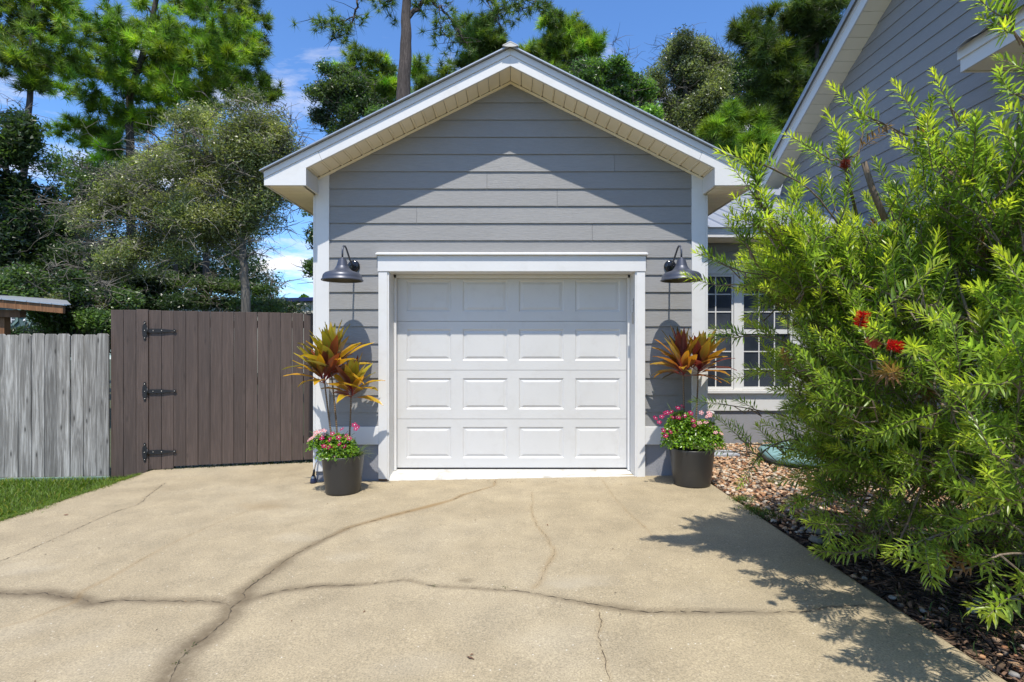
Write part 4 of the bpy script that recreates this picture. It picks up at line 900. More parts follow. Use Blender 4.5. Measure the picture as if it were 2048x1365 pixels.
cordyline(sR, 'bronze and olive cordyline with two ringed canes, right planter', [(1371, 1367, 756, 4.86, 36, .43, -.12), (1388, 1396, 752, 4.90, 30, .40, .25)], 8, True)

def mini_leaves(P, nrm, size, col, aspect=.55):
    n = len(P); a = RN.normal(0, 1, (n, 3)); t = np.cross(nrm, a); t /= np.linalg.norm(t, axis=1)[:, None] + 1e-9; s = np.cross(nrm, t)
    L = (size * RN.uniform(.7, 1.25, n))[:, None]; w = L * aspect * .5
    V = np.stack([P - t * L * .5, P - t * L * .1 + s * w + nrm * L * .08, P + t * L * .5 - nrm * L * .06, P - t * L * .1 - s * w + nrm * L * .08], 1).reshape(-1, 3)
    b = np.arange(n)[:, None] * 4
    return V, np.concatenate([b + [0, 1, 2], b + [0, 2, 3]], 0), np.repeat(col, 4, 0)
def flower_mesh(r):
    vs = []; fs = []
    for k in range(5):
        a = 2 * math.pi * k / 5; o = len(vs)
        for (rad, da, zz) in ((.10, 0, 0), (.55, -.42, .02), (.95, -.46, -.02), (1.05, 0, -.06), (.95, .46, -.02), (.55, .42, .02)):
            vs.append((r * rad * math.cos(a + da), r * rad * math.sin(a + da), r * (zz + .1 * rad)))
        fs += [(o, o + 1, o + 2, o + 3), (o, o + 3, o + 4, o + 5)]
    return vs, fs
fv, ff = flower_mesh(.023); FME = {}
for nm in ('magenta', 'pink'): me = bpy.data.meshes.new('flower_' + nm); me.from_pydata(fv, [], ff); me.materials.append(M[nm]); FME[nm] = me
em = bpy.data.meshes.new('flower_eye'); em.from_pydata([(.0035 * math.cos(a), .0035 * math.sin(a), .0036) for a in [k * math.pi / 3 for k in range(6)]], [], [tuple(range(6))]); em.materials.append(M['eye'])
def periwinkle(name, label, c, rad, n, flowers, kindm, seed):
    rr = random.Random(seed); t = thing(name, label, 'flowering plant', c, 'periwinkles in the planters'); cv = Vector(c)
    # mound of leaves on short stems
    u = RN.normal(0, 1, (n, 3)); u /= np.linalg.norm(u, axis=1)[:, None]; u[:, 2] = np.abs(u[:, 2]) * 1.0 - .32
    rr_ = RN.random(n) ** .4; P = u * np.array(rad)[None] * rr_[:, None]
    nr = u * .6 + RN.normal(0, .5, (n, 3)) + np.array([0, -.1, .6]); nr /= np.linalg.norm(nr, axis=1)[:, None]
    base = np.array([.14, .27, .022]); col = base * RN.uniform(.4, 1.5, (n, 1)) * np.array([1, 1, 1]); yl = RN.random(n) < .3; col[yl] = col[yl] * np.array([1.5, 1.2, .8])
    V, Fc, cc = mini_leaves(P, nr, .030, col, .62); kind(fmesh('foliage', V, Fc, M['vleaf'], t, col=cc), 'stuff')
    st = MB()
    for i in range(26):
        a = rr.uniform(0, 6.28); e = Vector((math.cos(a) * rad[0] * rr.uniform(.3, .9), math.sin(a) * rad[1] * rr.uniform(.3, .9), rad[2] * rr.uniform(.3, .9)))
        st.tube([(e.x * .15, e.y * .15, -.04), tuple(e * .5 + Vector((0, 0, .03))), tuple(e)], [.003, .0025, .0015], 5)
    st.build('stems', M['vleaf_stem'], t)
    for (px, py, zd) in flowers:
        p = W(px, py, zd) - cv; o = bpy.data.objects.new('flower', FME[kindm]); C.objects.link(o); o.parent = t; o.location = p
        d = Vector((rr.uniform(-.5, .5), rr.uniform(-1.0, -.3), rr.uniform(.5, 1.0))); o.rotation_euler = d.to_track_quat('Z', 'Y').to_euler(); o.scale = [rr.uniform(.85, 1.15)] * 3
        e = bpy.data.objects.new('eye', em); C.objects.link(e); e.parent = o
    return t
M['vleaf_stem'] = paint('green_stem', (.10, .15, .04), .6, .1, 0, bmp=0)
def sc(ox, oy, lst, s, z0, z1): return [(ox + a / s, oy + b / s, z0 + (z1 - z0) * R.random()) for a, b in lst]
fl = sc(600, 840, [(520,225),(350,300),(480,315),(385,425),(530,430),(465,440),(635,390),(715,425),(790,300),(740,255),(675,150),(895,150),(925,125),(875,85),(620,285)], 8.03, 4.55, 4.70)
periwinkle('magenta_periwinkle', 'magenta periwinkle spilling over the left planter', (LX - .03, LY - .05, sL.z + .08), (.20, .16, .22), 2200, fl, 'magenta', 1)
fl = sc(600, 840, [(150,320),(185,300),(220,272),(250,215),(300,190),(340,180),(385,175),(375,245),(540,590)], 8.03, 4.60, 4.70)
periwinkle('pale_periwinkle', 'pale pink periwinkle at the left rim of the left planter', (LX - .19, LY - .02, sL.z + .12), (.14, .11, .15), 620, fl, 'pink', 2)
fl = sc(1230, 560, [(250,858),(290,850),(325,825),(350,820),(390,795),(420,785),(360,855),(395,855),(430,845),(470,828),(485,875),(490,905),(275,885),(300,935),(345,945),(395,940),(315,968),(310,830),(480,870),(380,852)], 3.104, 4.66, 4.80)
periwinkle('magenta_periwinkle', 'magenta periwinkle filling the left half of the right planter', (RX_ - .11, RY - .04, sR.z + .15), (.19, .16, .34), 3000, fl, 'magenta', 3)
fl = sc(1230, 560, [(535,825),(590,840),(575,850),(605,835),(525,890),(565,885),(600,905),(625,948),(660,955),(485,940),(585,830)], 3.104, 4.66, 4.80)
periwinkle('pale_periwinkle', 'pale pink periwinkle filling the right half of the right planter', (RX_ + .10, RY - .04, sR.z + .12), (.19, .15, .27), 2300, fl, 'pink', 4)
def sedge(c, n, label, L_=.22):
    t = thing('grass_plant', label, 'ornamental grass', c); vs = []; fs = []; cs = []
    for i in range(n):
        a = R.uniform(0, 6.28); d = Vector((math.cos(a) * .7, math.sin(a) * .7, R.uniform(.5, 1.6))).normalized(); p = Vector((R.uniform(-.02, .02), R.uniform(-.02, .02), 0)); ln = L_ * R.uniform(.6, 1.2)
        s = d.cross(Vector((0, 0, 1))).normalized(); g = R.uniform(.6, 1.4); c_ = (.12 * g, .19 * g, .04) if R.random() < .8 else (.30, .32, .12)
        for k in range(7):
            w = .0024 * (1 - k / 6.5); o = len(vs)
            for q in (-1, 1): v = p + s * w * q; vs.append(tuple(v)); cs.append(c_)
            if k: fs.append((o - 2, o - 1, o + 1, o))
            d = (d + Vector((0, 0, -.22))).normalized(); p = p + d * ln / 6
    kind(fmesh('blades', np.array(vs), np.array(fs), M['grass'], t, col=np.array(cs)), 'stuff')
sedge((LX + .12, LY - .02, sL.z + .0), 130, 'fine green grass tuft arching over the right rim of the left planter')
sedge((LX - .12, LY + .05, sL.z - .01), 30, 'sparse grass tuft at the back left of the left planter', .20)
sedge((RX_ - .14, RY + .05, sR.z - .01), 30, 'sparse grass tuft at the back left of the right planter', .22)
# hose spray wand leaning behind the left planter
hw = thing('spray_wand', 'garden spray wand with navy head standing behind the left planter', 'garden tool', (-1.955, 5.12, gz(-1.955, 5.12)))
MB().lathe([(.001, 0), (.030, .0), (.031, .012), (.029, .035), (.020, .062), (.015, .075)], (0, 0, 0), 20).build('spray_head', M['navy'], hw, smooth=True)
MB().lathe([(.0245, .045), (.0225, .060), (.0175, .068)], (0, 0, .001), 20).build('grey_band', M['steel'], hw, smooth=True)
MB().tube([(0, 0, .075), (.004, 0, .10), (.007, 0, .13)], [.013, .011, .009], 10).build('joint', M['iron'], hw, smooth=True)
MB().tube([(.007, 0, .13), (.022, .02, .21), (.045, .05, .34)], .0075, 10).build('tube', M['alu'], hw, smooth=True)
# white utility box low on the garage's right corner, teal lid and paver in the gravel
ub = MB().box(-.035, .035, -.03, .03, 0, .23).build('utility_box', M['white'], None, bevel=.006); ub.location = (1.995, 5.24, H(-.94)); tag(ub, 'small white utility box on the garage corner behind the pink flowers', 'utility box')
MB().box(-.03, .03, -.034, -.0305, .02, .20).build('cover', M['white'], ub, bevel=.001)
g = G(1446, 909); pv = MB().box(-.16, .16, -.12, .12, 0, .04).build('paver', M['paver'], None, bevel=.006); pv.location = (g[0], g[1] + .02, gz(*g) - .018); pv.rotation_euler.z = .1; tag(pv, 'flat grey paver in the gravel right of the right planter', 'paver')
tl = thing('teal_lid', 'faded teal plastic lid lying on the gravel under the shrub', 'plastic lid', (3.55, 5.75, gz(3.55, 5.75)))
m = MB(); nn = 24
ring = [(.72, .42, .02), (.74, .44, .06), (.70, .41, .10), (.5, .28, .15), (.2, .1, .17), (.001, .001, .175)]
for (rx, ry, z) in ring:
    for j in range(nn): a = 2 * math.pi * j / nn; q = abs(math.cos(a)) ** .5 * math.copysign(1, math.cos(a)); r2 = abs(math.sin(a)) ** .5 * math.copysign(1, math.sin(a)); m.v.append((rx * q, ry * r2, z))
for i in range(len(ring) - 1):
    for j in range(nn): m.f.append((i * nn + j, i * nn + (j + 1) % nn, (i + 1) * nn + (j + 1) % nn, (i + 1) * nn + j))
m.build('lid_shell', M['teal'], tl, smooth=True); MB().box(-.66, .66, -.36, .36, -.02, .03).build('dark_base', M['tealdark'], tl); tl.rotation_euler.z = -.25

# ================================================================== BACKGROUND STRUCTURES
pg = thing('pergola', 'reddish timber pergola corner with corrugated metal roof over the fence', 'pergola', (-9.2, 9.5, gz(-9.2, 9.5)))
b0 = Vector(pg.location)
def beam(p, q, w, h, nm, mat=M['raw_wood']):
    p = Vector(p) - b0; q = Vector(q) - b0; m = MB()
    m.hexa([(p.x, p.y - w / 2, p.z - h), (q.x, q.y - w / 2, q.z - h), (q.x, q.y + w / 2, q.z - h), (p.x, p.y + w / 2, p.z - h), (p.x, p.y - w / 2, p.z), (q.x, q.y - w / 2, q.z), (q.x, q.y + w / 2, q.z), (p.x, p.y + w / 2, p.z)]); return m.build(nm, mat, pg)
beam(W(-120, 588, 9), W(128, 611, 9), .05, .14, 'rafter'); beam(W(-120, 618, 9.15), W(46, 621, 9.15), .12, .13, 'beam')
beam(W(-12, 634, 9.2), W(15, 634, 9.2), .12, 3.0, 'post')
for k in range(10): a = W(-118 + k * 25, 586 + k * 2.32, 8.98); b = W(-118 + k * 25 + 24, 586 + (k + 1) * 2.32, 8.98); beam(a, b, .06, .02, 'roof_edge', M['roofmetal'])
m = MB(); a, b = W(-120, 587.5, 9) - b0, W(130, 610.5, 9) - b0
m.hexa([tuple(a), tuple(b), (b.x, b.y + .12, b.z + .01), (a.x, a.y + 2.5, a.z + .12), (a.x, a.y, a.z + .01), (b.x, b.y, b.z + .01), (b.x, b.y + .12, b.z + .02), (a.x, a.y + 2.5, a.z + .13)]).build('roof_sheet', M['roofmetal'], pg)
sh = thing('shed', 'dark green barn-roofed shed behind the fence at far left', 'shed', (-13.5, 14, gz(-13.5, 14))); s0 = Vector(sh.location)
def SP(px, py): v = W(px, py, 14) - s0; return (v.x, v.z)
poly = [SP(-60, 760), SP(-60, 670), SP(-28, 620), SP(14, 601), SP(50, 619), SP(80, 668), SP(80, 760)]
MB().prism(poly, 0, .05).build('gable_wall', M['greenshed'], sh); MB().prism([(x - .25 * (x > 0) - .1, z) for x, z in poly], .06, .5).build('body', M['greenshed'], sh)
for (a, b) in (((50, 619), (82, 671)), ((14, 600), (50, 618)), ((-28, 619), (14, 600)), ((-60, 670), (-28, 619))):
    p, q = SP(*a), SP(*b); MB().prism([(p[0], p[1] - .07), (q[0], q[1] - .07), (q[0], q[1] + .03), (p[0], p[1] + .03)], -.12, -.002).build('roof_trim', M['greentrim'], sh)
p, q = SP(-60, 657), SP(72, 661); MB().prism([(p[0], p[1] - .04), (q[0], q[1] - .04), (q[0], q[1] + .03), (p[0], p[1] + .03)], -.03, -.002).build('belt_trim', M['greentrim'], sh)
cx_, cz_ = SP(22, 636); oc = [(cx_ + .24 * math.cos(math.pi / 8 + k * math.pi / 4), cz_ + .24 * math.sin(math.pi / 8 + k * math.pi / 4)) for k in range(8)]
w = MB().prism(oc, -.04, -.003).build('window', M['greentrim'], sh)
oc = [(cx_ + .17 * math.cos(math.pi / 8 + k * math.pi / 4), cz_ + .17 * math.sin(math.pi / 8 + k * math.pi / 4)) for k in range(8)]
MB().prism(oc, -.047, -.042).build('pane', M['glass'], w)
mm = MB()
for d in (-.055, .055): mm.box(cx_ + d - .01, cx_ + d + .01, -.053, -.048, cz_ - .15, cz_ + .15); mm.box(cx_ - .15, cx_ + .15, -.0535, -.0485, cz_ + d - .01, cz_ + d + .01)
mm.build('muntins', M['white'], w)
lx, lz = SP(54, 642); MB().lathe([(.001, -.05), (.045, -.03), (.045, .02), (.02, .05)], (lx, -.05, lz), 12).build('flood_light', M['white'], sh, smooth=True)
mb = thing('metal_building', 'cream corrugated metal building with navy eave beyond the gate', 'building', (-15.0, 36, gz(-15, 36))); m0 = Vector(mb.location)
m = MB(); z1a = 3.85; 
for k in range(28):
    x = -9.3 + k * .4; top = (W(570, 0, 36).z * 0 + CAMZ + (682.5 - 612) / F * 36 + (k * .4) * .03) - m0.z
    m.hexa([(x, 0, 0), (x + .3, 0, 0), (x + .3, .2, 0), (x, .2, 0), (x, 0, top), (x + .3, 0, top), (x + .3, .2, top), (x, .2, top)]); m.hexa([(x + .3, .04, 0), (x + .4, .04, 0), (x + .4, .2, 0), (x + .3, .2, 0), (x + .3, .04, top), (x + .4, .04, top), (x + .4, .2, top), (x + .3, .2, top)])
m.build('wall', M['cream'], mb)
t0 = CAMZ + (682.5 - 612) / F * 36 - m0.z
MB().hexa([(-9.4, -.3, t0), (2.0, -.3, t0 + .34), (2.0, .3, t0 + .34), (-9.4, .3, t0), (-9.4, -.3, t0 + .25), (2.0, -.3, t0 + .59), (2.0, .3, t0 + .59), (-9.4, .3, t0 + .25)]).build('eave', M['bluetrim'], mb)
# ================================================================== TREES
def unit(n):
    u = RN.normal(0, 1, (n, 3)); return u / (np.linalg.norm(u, axis=1)[:, None] + 1e-9)
def leaf_quads(P, size, col, aspect=.5, upbias=.35, tri=False):
    n = len(P); nr = unit(n) + np.array([0, 0, upbias]); nr /= np.linalg.norm(nr, axis=1)[:, None] + 1e-9
    t = np.cross(nr, unit(n)); t /= np.linalg.norm(t, axis=1)[:, None] + 1e-9; s = np.cross(nr, t)
    L = (size * RN.uniform(.65, 1.3, n))[:, None]; w = L * aspect * .5
    V = np.stack([P - t * L * .5, P + s * w, P + t * L * .5, P - s * w], 1).reshape(-1, 3)
    if tri: return V.reshape(n, 4, 3)[:, [0, 1, 2]].reshape(-1, 3) + np.repeat(s * w * .3, 3, 0), np.arange(n)[:, None] * 3 + [0, 1, 2], np.repeat(col, 3, 0)
    return V, (np.arange(n)[:, None] * 4 + [0, 1, 2, 3]), np.repeat(col, 4, 0)
def needles(P, D, L, w, k, col):
    """k needles round each shoot tip P pointing broadly along D"""
    n = len(P); u = unit(n * k); d = np.repeat(D, k, 0) * .75 + u; d /= np.linalg.norm(d, axis=1)[:, None] + 1e-9
    b = np.repeat(P, k, 0) - np.repeat(D, k, 0) * (RN.random(n * k) * L * .5)[:, None]
    ln = (L * RN.uniform(.7, 1.15, n * k))[:, None]; s = np.cross(d, unit(n * k)); s /= np.linalg.norm(s, axis=1)[:, None] + 1e-9; s *= w
    tip = b + d * ln + np.array([0, 0, -.12]) * ln
    V = np.stack([b - s, b + s, tip], 1).reshape(-1, 3); Fc = np.arange(n * k)[:, None] * 3 + [0, 1, 2]
    c = np.repeat(np.repeat(col, k, 0) * RN.uniform(.7, 1.25, (n * k, 1)), 3, 0)
    return V, Fc, c
def tree(name, label, z, trunk, blobs, style, nclump, per, size, pal, tw=.18, bark='bark_grey', rc=.5, seed=1, group=None, bare=0, dr=.8, base=True, flat=.6, limbs=True, parts=True):
    rr = random.Random(seed); rn = np.random.default_rng(seed)
    tp = [W(px, py, z) for px, py in trunk]
    if base: b0 = tp[0].copy(); b0.z = gz(b0.x, b0.y) - .1; tp = [b0] + tp
    root = tp[0].copy(); t = thing(name, label, 'tree', root, group); rt = np.array(root)
    # trunk with a wobble
    pts = []
    for i in range(len(tp) - 1):
        for k in range(5): pts.append(tp[i].lerp(tp[i + 1], k / 5) + Vector((rr.uniform(-1, 1), rr.uniform(-1, 1), 0)) * tw * (.16 if tw < .3 else .05))
    pts.append(tp[-1]); nn = len(pts); rad = [tw * (1 - .62 * i / nn) for i in range(nn)]
    MB().tube([p - root for p in pts], rad, 12).build('trunk', M[bark], t, smooth=True)
    # clump centres
    wts = np.array([b[4] if len(b) > 4 else b[2] * b[3] for b in blobs], float); wts /= wts.sum(); cl = []
    for i in range(nclump):
        b = blobs[rn.choice(len(blobs), p=wts)]; u = rn.normal(0, 1, 3); u /= np.linalg.norm(u); r = rn.random() ** .38
        c = W(b[0] + u[0] * r * b[2], b[1] - u[2] * r * b[3], z); c.y += u[1] * r * dr * (b[2] + b[3]) / 2 / F * z; cl.append(c)
    br = MB(); tw_ = MB()
    order = sorted(cl, key=lambda c: min((c - p).length for p in pts)); net = [(p, rad[i]) for i, p in enumerate(pts) if i >= 5 * (1 if base else 0)] or [(pts[-1], rad[-1])]
    NP = [tuple(p) for p, _ in net]
    for c in order:
        arr = np.array(NP); dd = np.linalg.norm(arr - np.array(tuple(c)), axis=1) + .9 * np.maximum(0, arr[:, 2] - c.z + .1); i = int(np.argmin(dd)); s = Vector(NP[i]); rs_ = net[i][1]; d = c - s
        r0 = min(rs_ * .62, .035 + .012 * d.length); r1 = max(.007, r0 * .5)
        mid = s + d * .5 + Vector((rr.uniform(-.14, .14), rr.uniform(-.14, .14), rr.uniform(-.04, .14))) * d.length
        path = [s * (1 - f) ** 2 + mid * 2 * f * (1 - f) + c * f * f for f in (0, .2, .4, .6, .8, 1)]
        path = [p + Vector((rr.uniform(-1, 1), rr.uniform(-1, 1), rr.uniform(-1, 1))) * .035 * d.length * (0 if k in (0, 5) else 1) for k, p in enumerate(path)]
        br.tube([p - root for p in path], [r0 + (r1 - r0) * k / 5 for k in range(6)], 5, False)
        for k in (3, 5): NP.append(tuple(path[k])); net.append((path[k], r0 + (r1 - r0) * k / 5))
        for q in range(3 if style != 'pine' else 5):
            e = c + Vector((rr.gauss(0, 1), rr.gauss(0, 1), rr.gauss(0, .6))) * rc * .6; m2 = path[4].lerp(e, .5) + Vector((0, 0, rr.uniform(-.1, .1)))
            tw_.tube([path[3 + q % 2] - root, m2 - root, e - root], [.009, .006, .003], 3, False)
    if bare:                                                        # pale leafless twigs
        bt = MB()
        for i in range(bare):
            c = cl[rr.randrange(len(cl))]; d = Vector((rr.gauss(0, 1), rr.gauss(0, 1) - .6, rr.gauss(-.3, .6))).normalized(); p = c + d * rc * rr.uniform(.2, .9); path = [p]
            for k in range(6): d = (d + Vector((rr.gauss(0, .4), rr.gauss(0, .4), rr.gauss(-.08, .4)))).normalized(); p = p + d * rc * .28; path.append(p)
            bt.tube([p - root for p in path], [.0065, .006, .005, .0045, .004, .003, .002], 3, False)
            for q in range(3):
                s = path[2 + q]; e = s + Vector((rr.gauss(0, 1), rr.gauss(0, 1), rr.gauss(0, 1))) * rc * .35; bt.tube([s - root, e - root], [.0035, .002], 3, False)
        bt.build('bare_twigs', M['twig'], t)
    if br.v: kind(br.build('branches', M[bark], t, smooth=True), 'stuff')
    if tw_.v: kind(tw_.build('twigs', M[bark], t), 'stuff')
    CL = np.array([tuple(c) for c in cl]); pal = np.array(pal)
    ct = pal[rn.integers(0, len(pal), len(CL))] * rn.uniform(.6, 1.35, (len(CL), 1))
    if style == 'leaf':
        idx = np.repeat(np.arange(len(CL)), per); n = len(idx); u = unit(n); r = RN.random(n) ** .55 * (RN.uniform(.75, 1.2, len(CL))[idx]); P = CL[idx] + u * np.array([1, 1, flat]) * (rc * r)[:, None]
        # small sprigs: snap leaves towards sprig centres so that they bunch
        spr = CL[idx] + (unit(n) * np.array([1, 1, flat])) * rc * (RN.random(n) ** .5)[:, None]
        ng = max(1, n // 7); g = RN.integers(0, ng, n); P = P[g] * .86 + P * .14 if n > 50 else P
        tone = (RN.uniform(.6, 1.5, ng))[g]
        col = ct[idx[g]] * tone[:, None] * RN.uniform(.8, 1.2, (n, 1))
        V, Fc, cc = leaf_quads(P - rt, size * (1.22 if z >= 13 else 1), col, .75 if z >= 13 else .5, .8, z >= 13)
        kind(fmesh('foliage', V, Fc, M['leaf'], t, col=cc), 'stuff')
    else:
        idx = np.repeat(np.arange(len(CL)), per); n = len(idx); u = unit(n); P = CL[idx] + u * np.array([1, 1, flat]) * (rc * RN.random(n) ** .6)[:, None]
        D = u * .7 + np.array([0, 0, .75]); D /= np.linalg.norm(D, axis=1)[:, None]
        col = ct[idx] * RN.uniform(.55, 1.6, (n, 1)); yy = RN.random(n) < .25; col[yy] = col[yy] * np.array([1.45, 1.2, .7])
        V, Fc, cc = needles(P - rt, D, size, .0095 * z / 20 + .002, 60, col)
        kind(fmesh('needles', V, Fc, M['needle'], t, col=cc), 'stuff')
    return t
M['twig'] = paint('bare_twig', (.30, .27, .22), .9, .2, 0, bmp=0)
PG = [(0.188, 0.319, 0.037), (0.25, 0.388, 0.043), (0.131, 0.231, 0.037), (0.206, 0.325, 0.033)]
PD = [(0.096, 0.156, 0.041), (0.126, 0.198, 0.043), (0.162, 0.24, 0.043)]
OAK = [(.26, .28, .125), (.30, .32, .15), (.20, .22, .10), (.34, .35, .14)]
DK = [(0.04, 0.071, 0.028), (0.06, 0.096, 0.032), (0.084, 0.12, 0.044)]
HG = [(.080, .135, .045), (.105, .165, .050), (.065, .108, .038)]
# tall pines at left
tree('pine_tree', 'bright green pine with forked trunk filling the upper left', 20, [(262, 330), (258, 200), (300, 60), (330, -80)], [(330, 60, 190, 130), (240, 150, 140, 90), (430, 110, 90, 110), (180, 240, 80, 50), (330, 210, 140, 50), (420, 200, 60, 70), (190, 280, 80, 36), (250, 320, 60, 26)], 'pine', 220, 8, .36, PG, .17, 'bark_pine', .50, 21, 'pines behind the fence')
tree('pine_tree', 'darker slender pine right of the bright left pine', 24, [(412, 400), (410, 150), (418, -60)], [(470, 60, 60, 110), (480, 130, 60, 70), (540, 180, 40, 30), (420, 0, 80, 90)], 'pine', 70, 8, .38, PD + PG[:1], .15, 'bark_pine', .5, 22, 'pines behind the fence')
tree('pine_tree', 'thin-trunked pine standing left of the bright left pine', 17, [(45, 600), (42, 400), (58, 230), (66, 60), (75, -80)], [(60, 60, 110, 120), (30, 160, 60, 30, 1200), (60, 140, 20, 14, 300), (64, 285, 42, 18, 700)], 'pine', 70, 8, .32, PD + PG[:2], .135, 'bark_pine', .42, 23, 'pines behind the fence', dr=.5)
tree('pine_tree', 'small pine shoot between the oak crown and the fence at left', 22, [(352, 420), (350, 120)], [(350, 160, 50, 60), (290, 240, 50, 25)], 'pine', 14, 12, .42, PG, .10, 'bark_pine', .5, 24, 'pines behind the fence')
# big grey-green oak over the gate
tree('oak_tree', 'wide grey-green oak with bare twigs spreading above the brown gate', 13, [(492, 600), (487, 520), (482, 430), (470, 330)],
     [(330, 430, 190, 110), (470, 260, 140, 80), (250, 520, 120, 60), (400, 360, 190, 90), (520, 330, 90, 100), (560, 400, 50, 70), (340, 300, 100, 60), (470, 480, 90, 50), (200, 440, 60, 60), (180, 530, 70, 50), (240, 370, 60, 50), (560, 270, 50, 60), (585, 310, 36, 40)], 'leaf', 960, 170, .062, OAK, .125, 'bark_grey', .40, 31, None, bare=420, flat=.42)
tree('magnolia_tree', 'dark glossy magnolia behind the thin pine at far left', 15, [(10, 520), (12, 300)], [(15, 330, 60, 150), (-30, 400, 80, 200), (30, 520, 70, 100), (80, 420, 40, 90), (10, 240, 50, 70)], 'leaf', 210, 150, .13, DK, .12, 'bark_grey', .5, 32, 'broadleaf trees behind the fence')
tree('leafy_tree', 'mid-green understory tree between the magnolia and the oak', 16, [(150, 600), (155, 450)], [(150, 400, 70, 90), (120, 500, 100, 80), (200, 560, 120, 60), (200, 370, 60, 50), (130, 350, 60, 50)], 'leaf', 230, 200, .085, HG + DK[:1], .1, 'bark_grey', .5, 33, 'broadleaf trees behind the fence')
tree('evergreen_shrub', 'leafy green thicket above the grey fence', 11, [(150, 650)], [(150, 625, 100, 45), (60, 560, 80, 50), (210, 600, 60, 50), (130, 580, 90, 40), (130, 680, 130, 40), (200, 660, 40, 50)], 'leaf', 260, 170, .07, HG + HG + OAK[:1], .06, 'bark_grey', .34, 34, 'thickets behind the fence', base=True)
tree('evergreen_shrub', 'near-black laurel thicket behind the brown gate', 16, [(440, 640)], [(300, 590, 110, 50), (420, 580, 100, 60), (540, 590, 60, 40), (560, 560, 34, 30), (480, 620, 120, 30)], 'leaf', 190, 200, .085, DK, .08, 'bark_grey', .5, 35, 'thickets behind the fence')
tree('evergreen_shrub', 'very dark hedge mass at the far left behind the pergola', 19, [(50, 650)], [(40, 560, 110, 80), (120, 620, 120, 60), (-60, 560, 60, 100), (20, 640, 100, 50), (110, 470, 80, 60)], 'leaf', 200, 170, .10, DK[:2], .08, 'bark_grey', .6, 36, 'thickets behind the fence')
tree('holly_tree', 'small dark-leaved tree peeking out beside the garage left corner', 9.5, [(655, 600), (650, 450), (650, 380)], [(628, 540, 26, 30), (640, 480, 34, 40), (622, 430, 30, 24), (600, 520, 14, 12), (650, 400, 40, 40)], 'leaf', 56, 90, .06, HG + DK, .05, 'bark_grey', .19, 37, None, dr=.4)
tree('leafy_tree', 'broad dark tree mass far behind the wide oak at left', 26, [(330, 640), (340, 450)], [(120, 480, 120, 110), (260, 400, 110, 90), (300, 540, 160, 90), (430, 500, 120, 110), (60, 600, 120, 60), (200, 330, 70, 50), (520, 560, 60, 50)], 'leaf', 330, 150, .15, [tuple(a * 1.15 for a in c) for c in DK], .2, 'bark_grey', .8, 61, 'broadleaf trees behind the fence')
tree('evergreen_shrub', 'low shrubs just behind the fence between shed and gate', 12.5, [(260, 690)], [(160, 660, 90, 40), (260, 670, 70, 50), (60, 690, 80, 40)], 'leaf', 150, 150, .07, HG + DK, .05, 'bark_grey', .34, 62, 'thickets behind the fence')
# centre, behind the garage roof
t = tree('pine_tree', 'tall grey-barked pine whose bare trunk rises behind the garage roof', 21, [(806, 190), (812, 100), (812, 30), (818, -120)], [(818, -260, 200, 90)], 'pine', 22, 12, .42, PD, .335, 'bark_pine', .6, 41, 'pines behind the garage')
rr = random.Random(77); tz = 21; root = Vector(t.location); brm = MB(); tipsP = []; tipsD = []
def limb(pts, r0, r1, tips, spread=.35, z=21.0, nt=4):
    p3 = [W(px, py, z + (k * .15)) for k, (px, py) in enumerate(pts)]; sm = []
    for i in range(len(p3) - 1):
        for k in range(4): sm.append(p3[i].lerp(p3[i + 1], k / 4) + Vector((rr.gauss(0, .03), rr.gauss(0, .05), rr.gauss(0, .03))))
    sm.append(p3[-1]); n = len(sm); brm.tube([p - root for p in sm], [r0 + (r1 - r0) * i / (n - 1) for i in range(n)], 6, False)
    for i in range(n // 3, n):
        for q in range(nt):
            e = sm[i] + Vector((rr.gauss(0, 1), rr.gauss(0, 1), rr.gauss(-.1, .8))) * spread; m_ = sm[i].lerp(e, .5) + Vector((0, 0, rr.uniform(-.1, .1))); brm.tube([sm[i] - root, m_ - root, e - root], [.014, .010, .005], 3, False)
            if rr.random() < tips: tipsP.append(tuple(e - root)); tipsD.append(tuple((e - sm[i]).normalized() * .6 + Vector((0, 0, .6))))
limb([(720, -10), (712, 15), (704, 45), (692, 68), (660, 80)], .05, .015, .25, .34)
limb([(706, 35), (685, 42), (662, 46), (625, 38)], .028, .01, .65, .26)
limb([(808, -40), (780, 0), (765, 15)], .06, .02, .55, .3); limb([(815, 35), (840, 12), (860, -5), (872, -30)], .10, .05, .3, .35)
limb([(850, -10), (875, 10), (895, 28), (910, 55), (930, 85)], .055, .02, .35, .45); limb([(880, 10), (880, 40), (882, 70), (905, 70)], .03, .012, .4, .35)
limb([(960, -20), (985, 5), (1000, 20), (1025, 10), (1070, 15), (1092, 22)], .045, .015, .5, .34); limb([(870, -20), (930, -6), (990, -4), (1040, -2), (1100, 8)], .05, .02, .75, .34)
limb([(970, 0), (990, 30), (1000, 50)], .02, .01, .15, .3)
kind(brm.build('lower_branches', M['bark_pine'], t), 'stuff')
V, Fc, cc = needles(np.array(tipsP), np.array(tipsD), .36, .013, 40, np.array(PD)[RN.integers(0, 3, len(tipsP))] * 1.1); kind(fmesh('needles', V, Fc, M['needle'], t, col=cc), 'stuff')
tree('pine_tree', 'round bushy pine left of the tall trunk behind the roof', 26, [(745, 300), (745, 150)], [(735, 165, 62, 66), (760, 200, 60, 50), (835, 150, 22, 30), (855, 165, 30, 22), (700, 190, 40, 50)], 'pine', 70, 12, .42, PG[:2] + PD, .14, 'bark_pine', .62, 42, 'pines behind the garage')
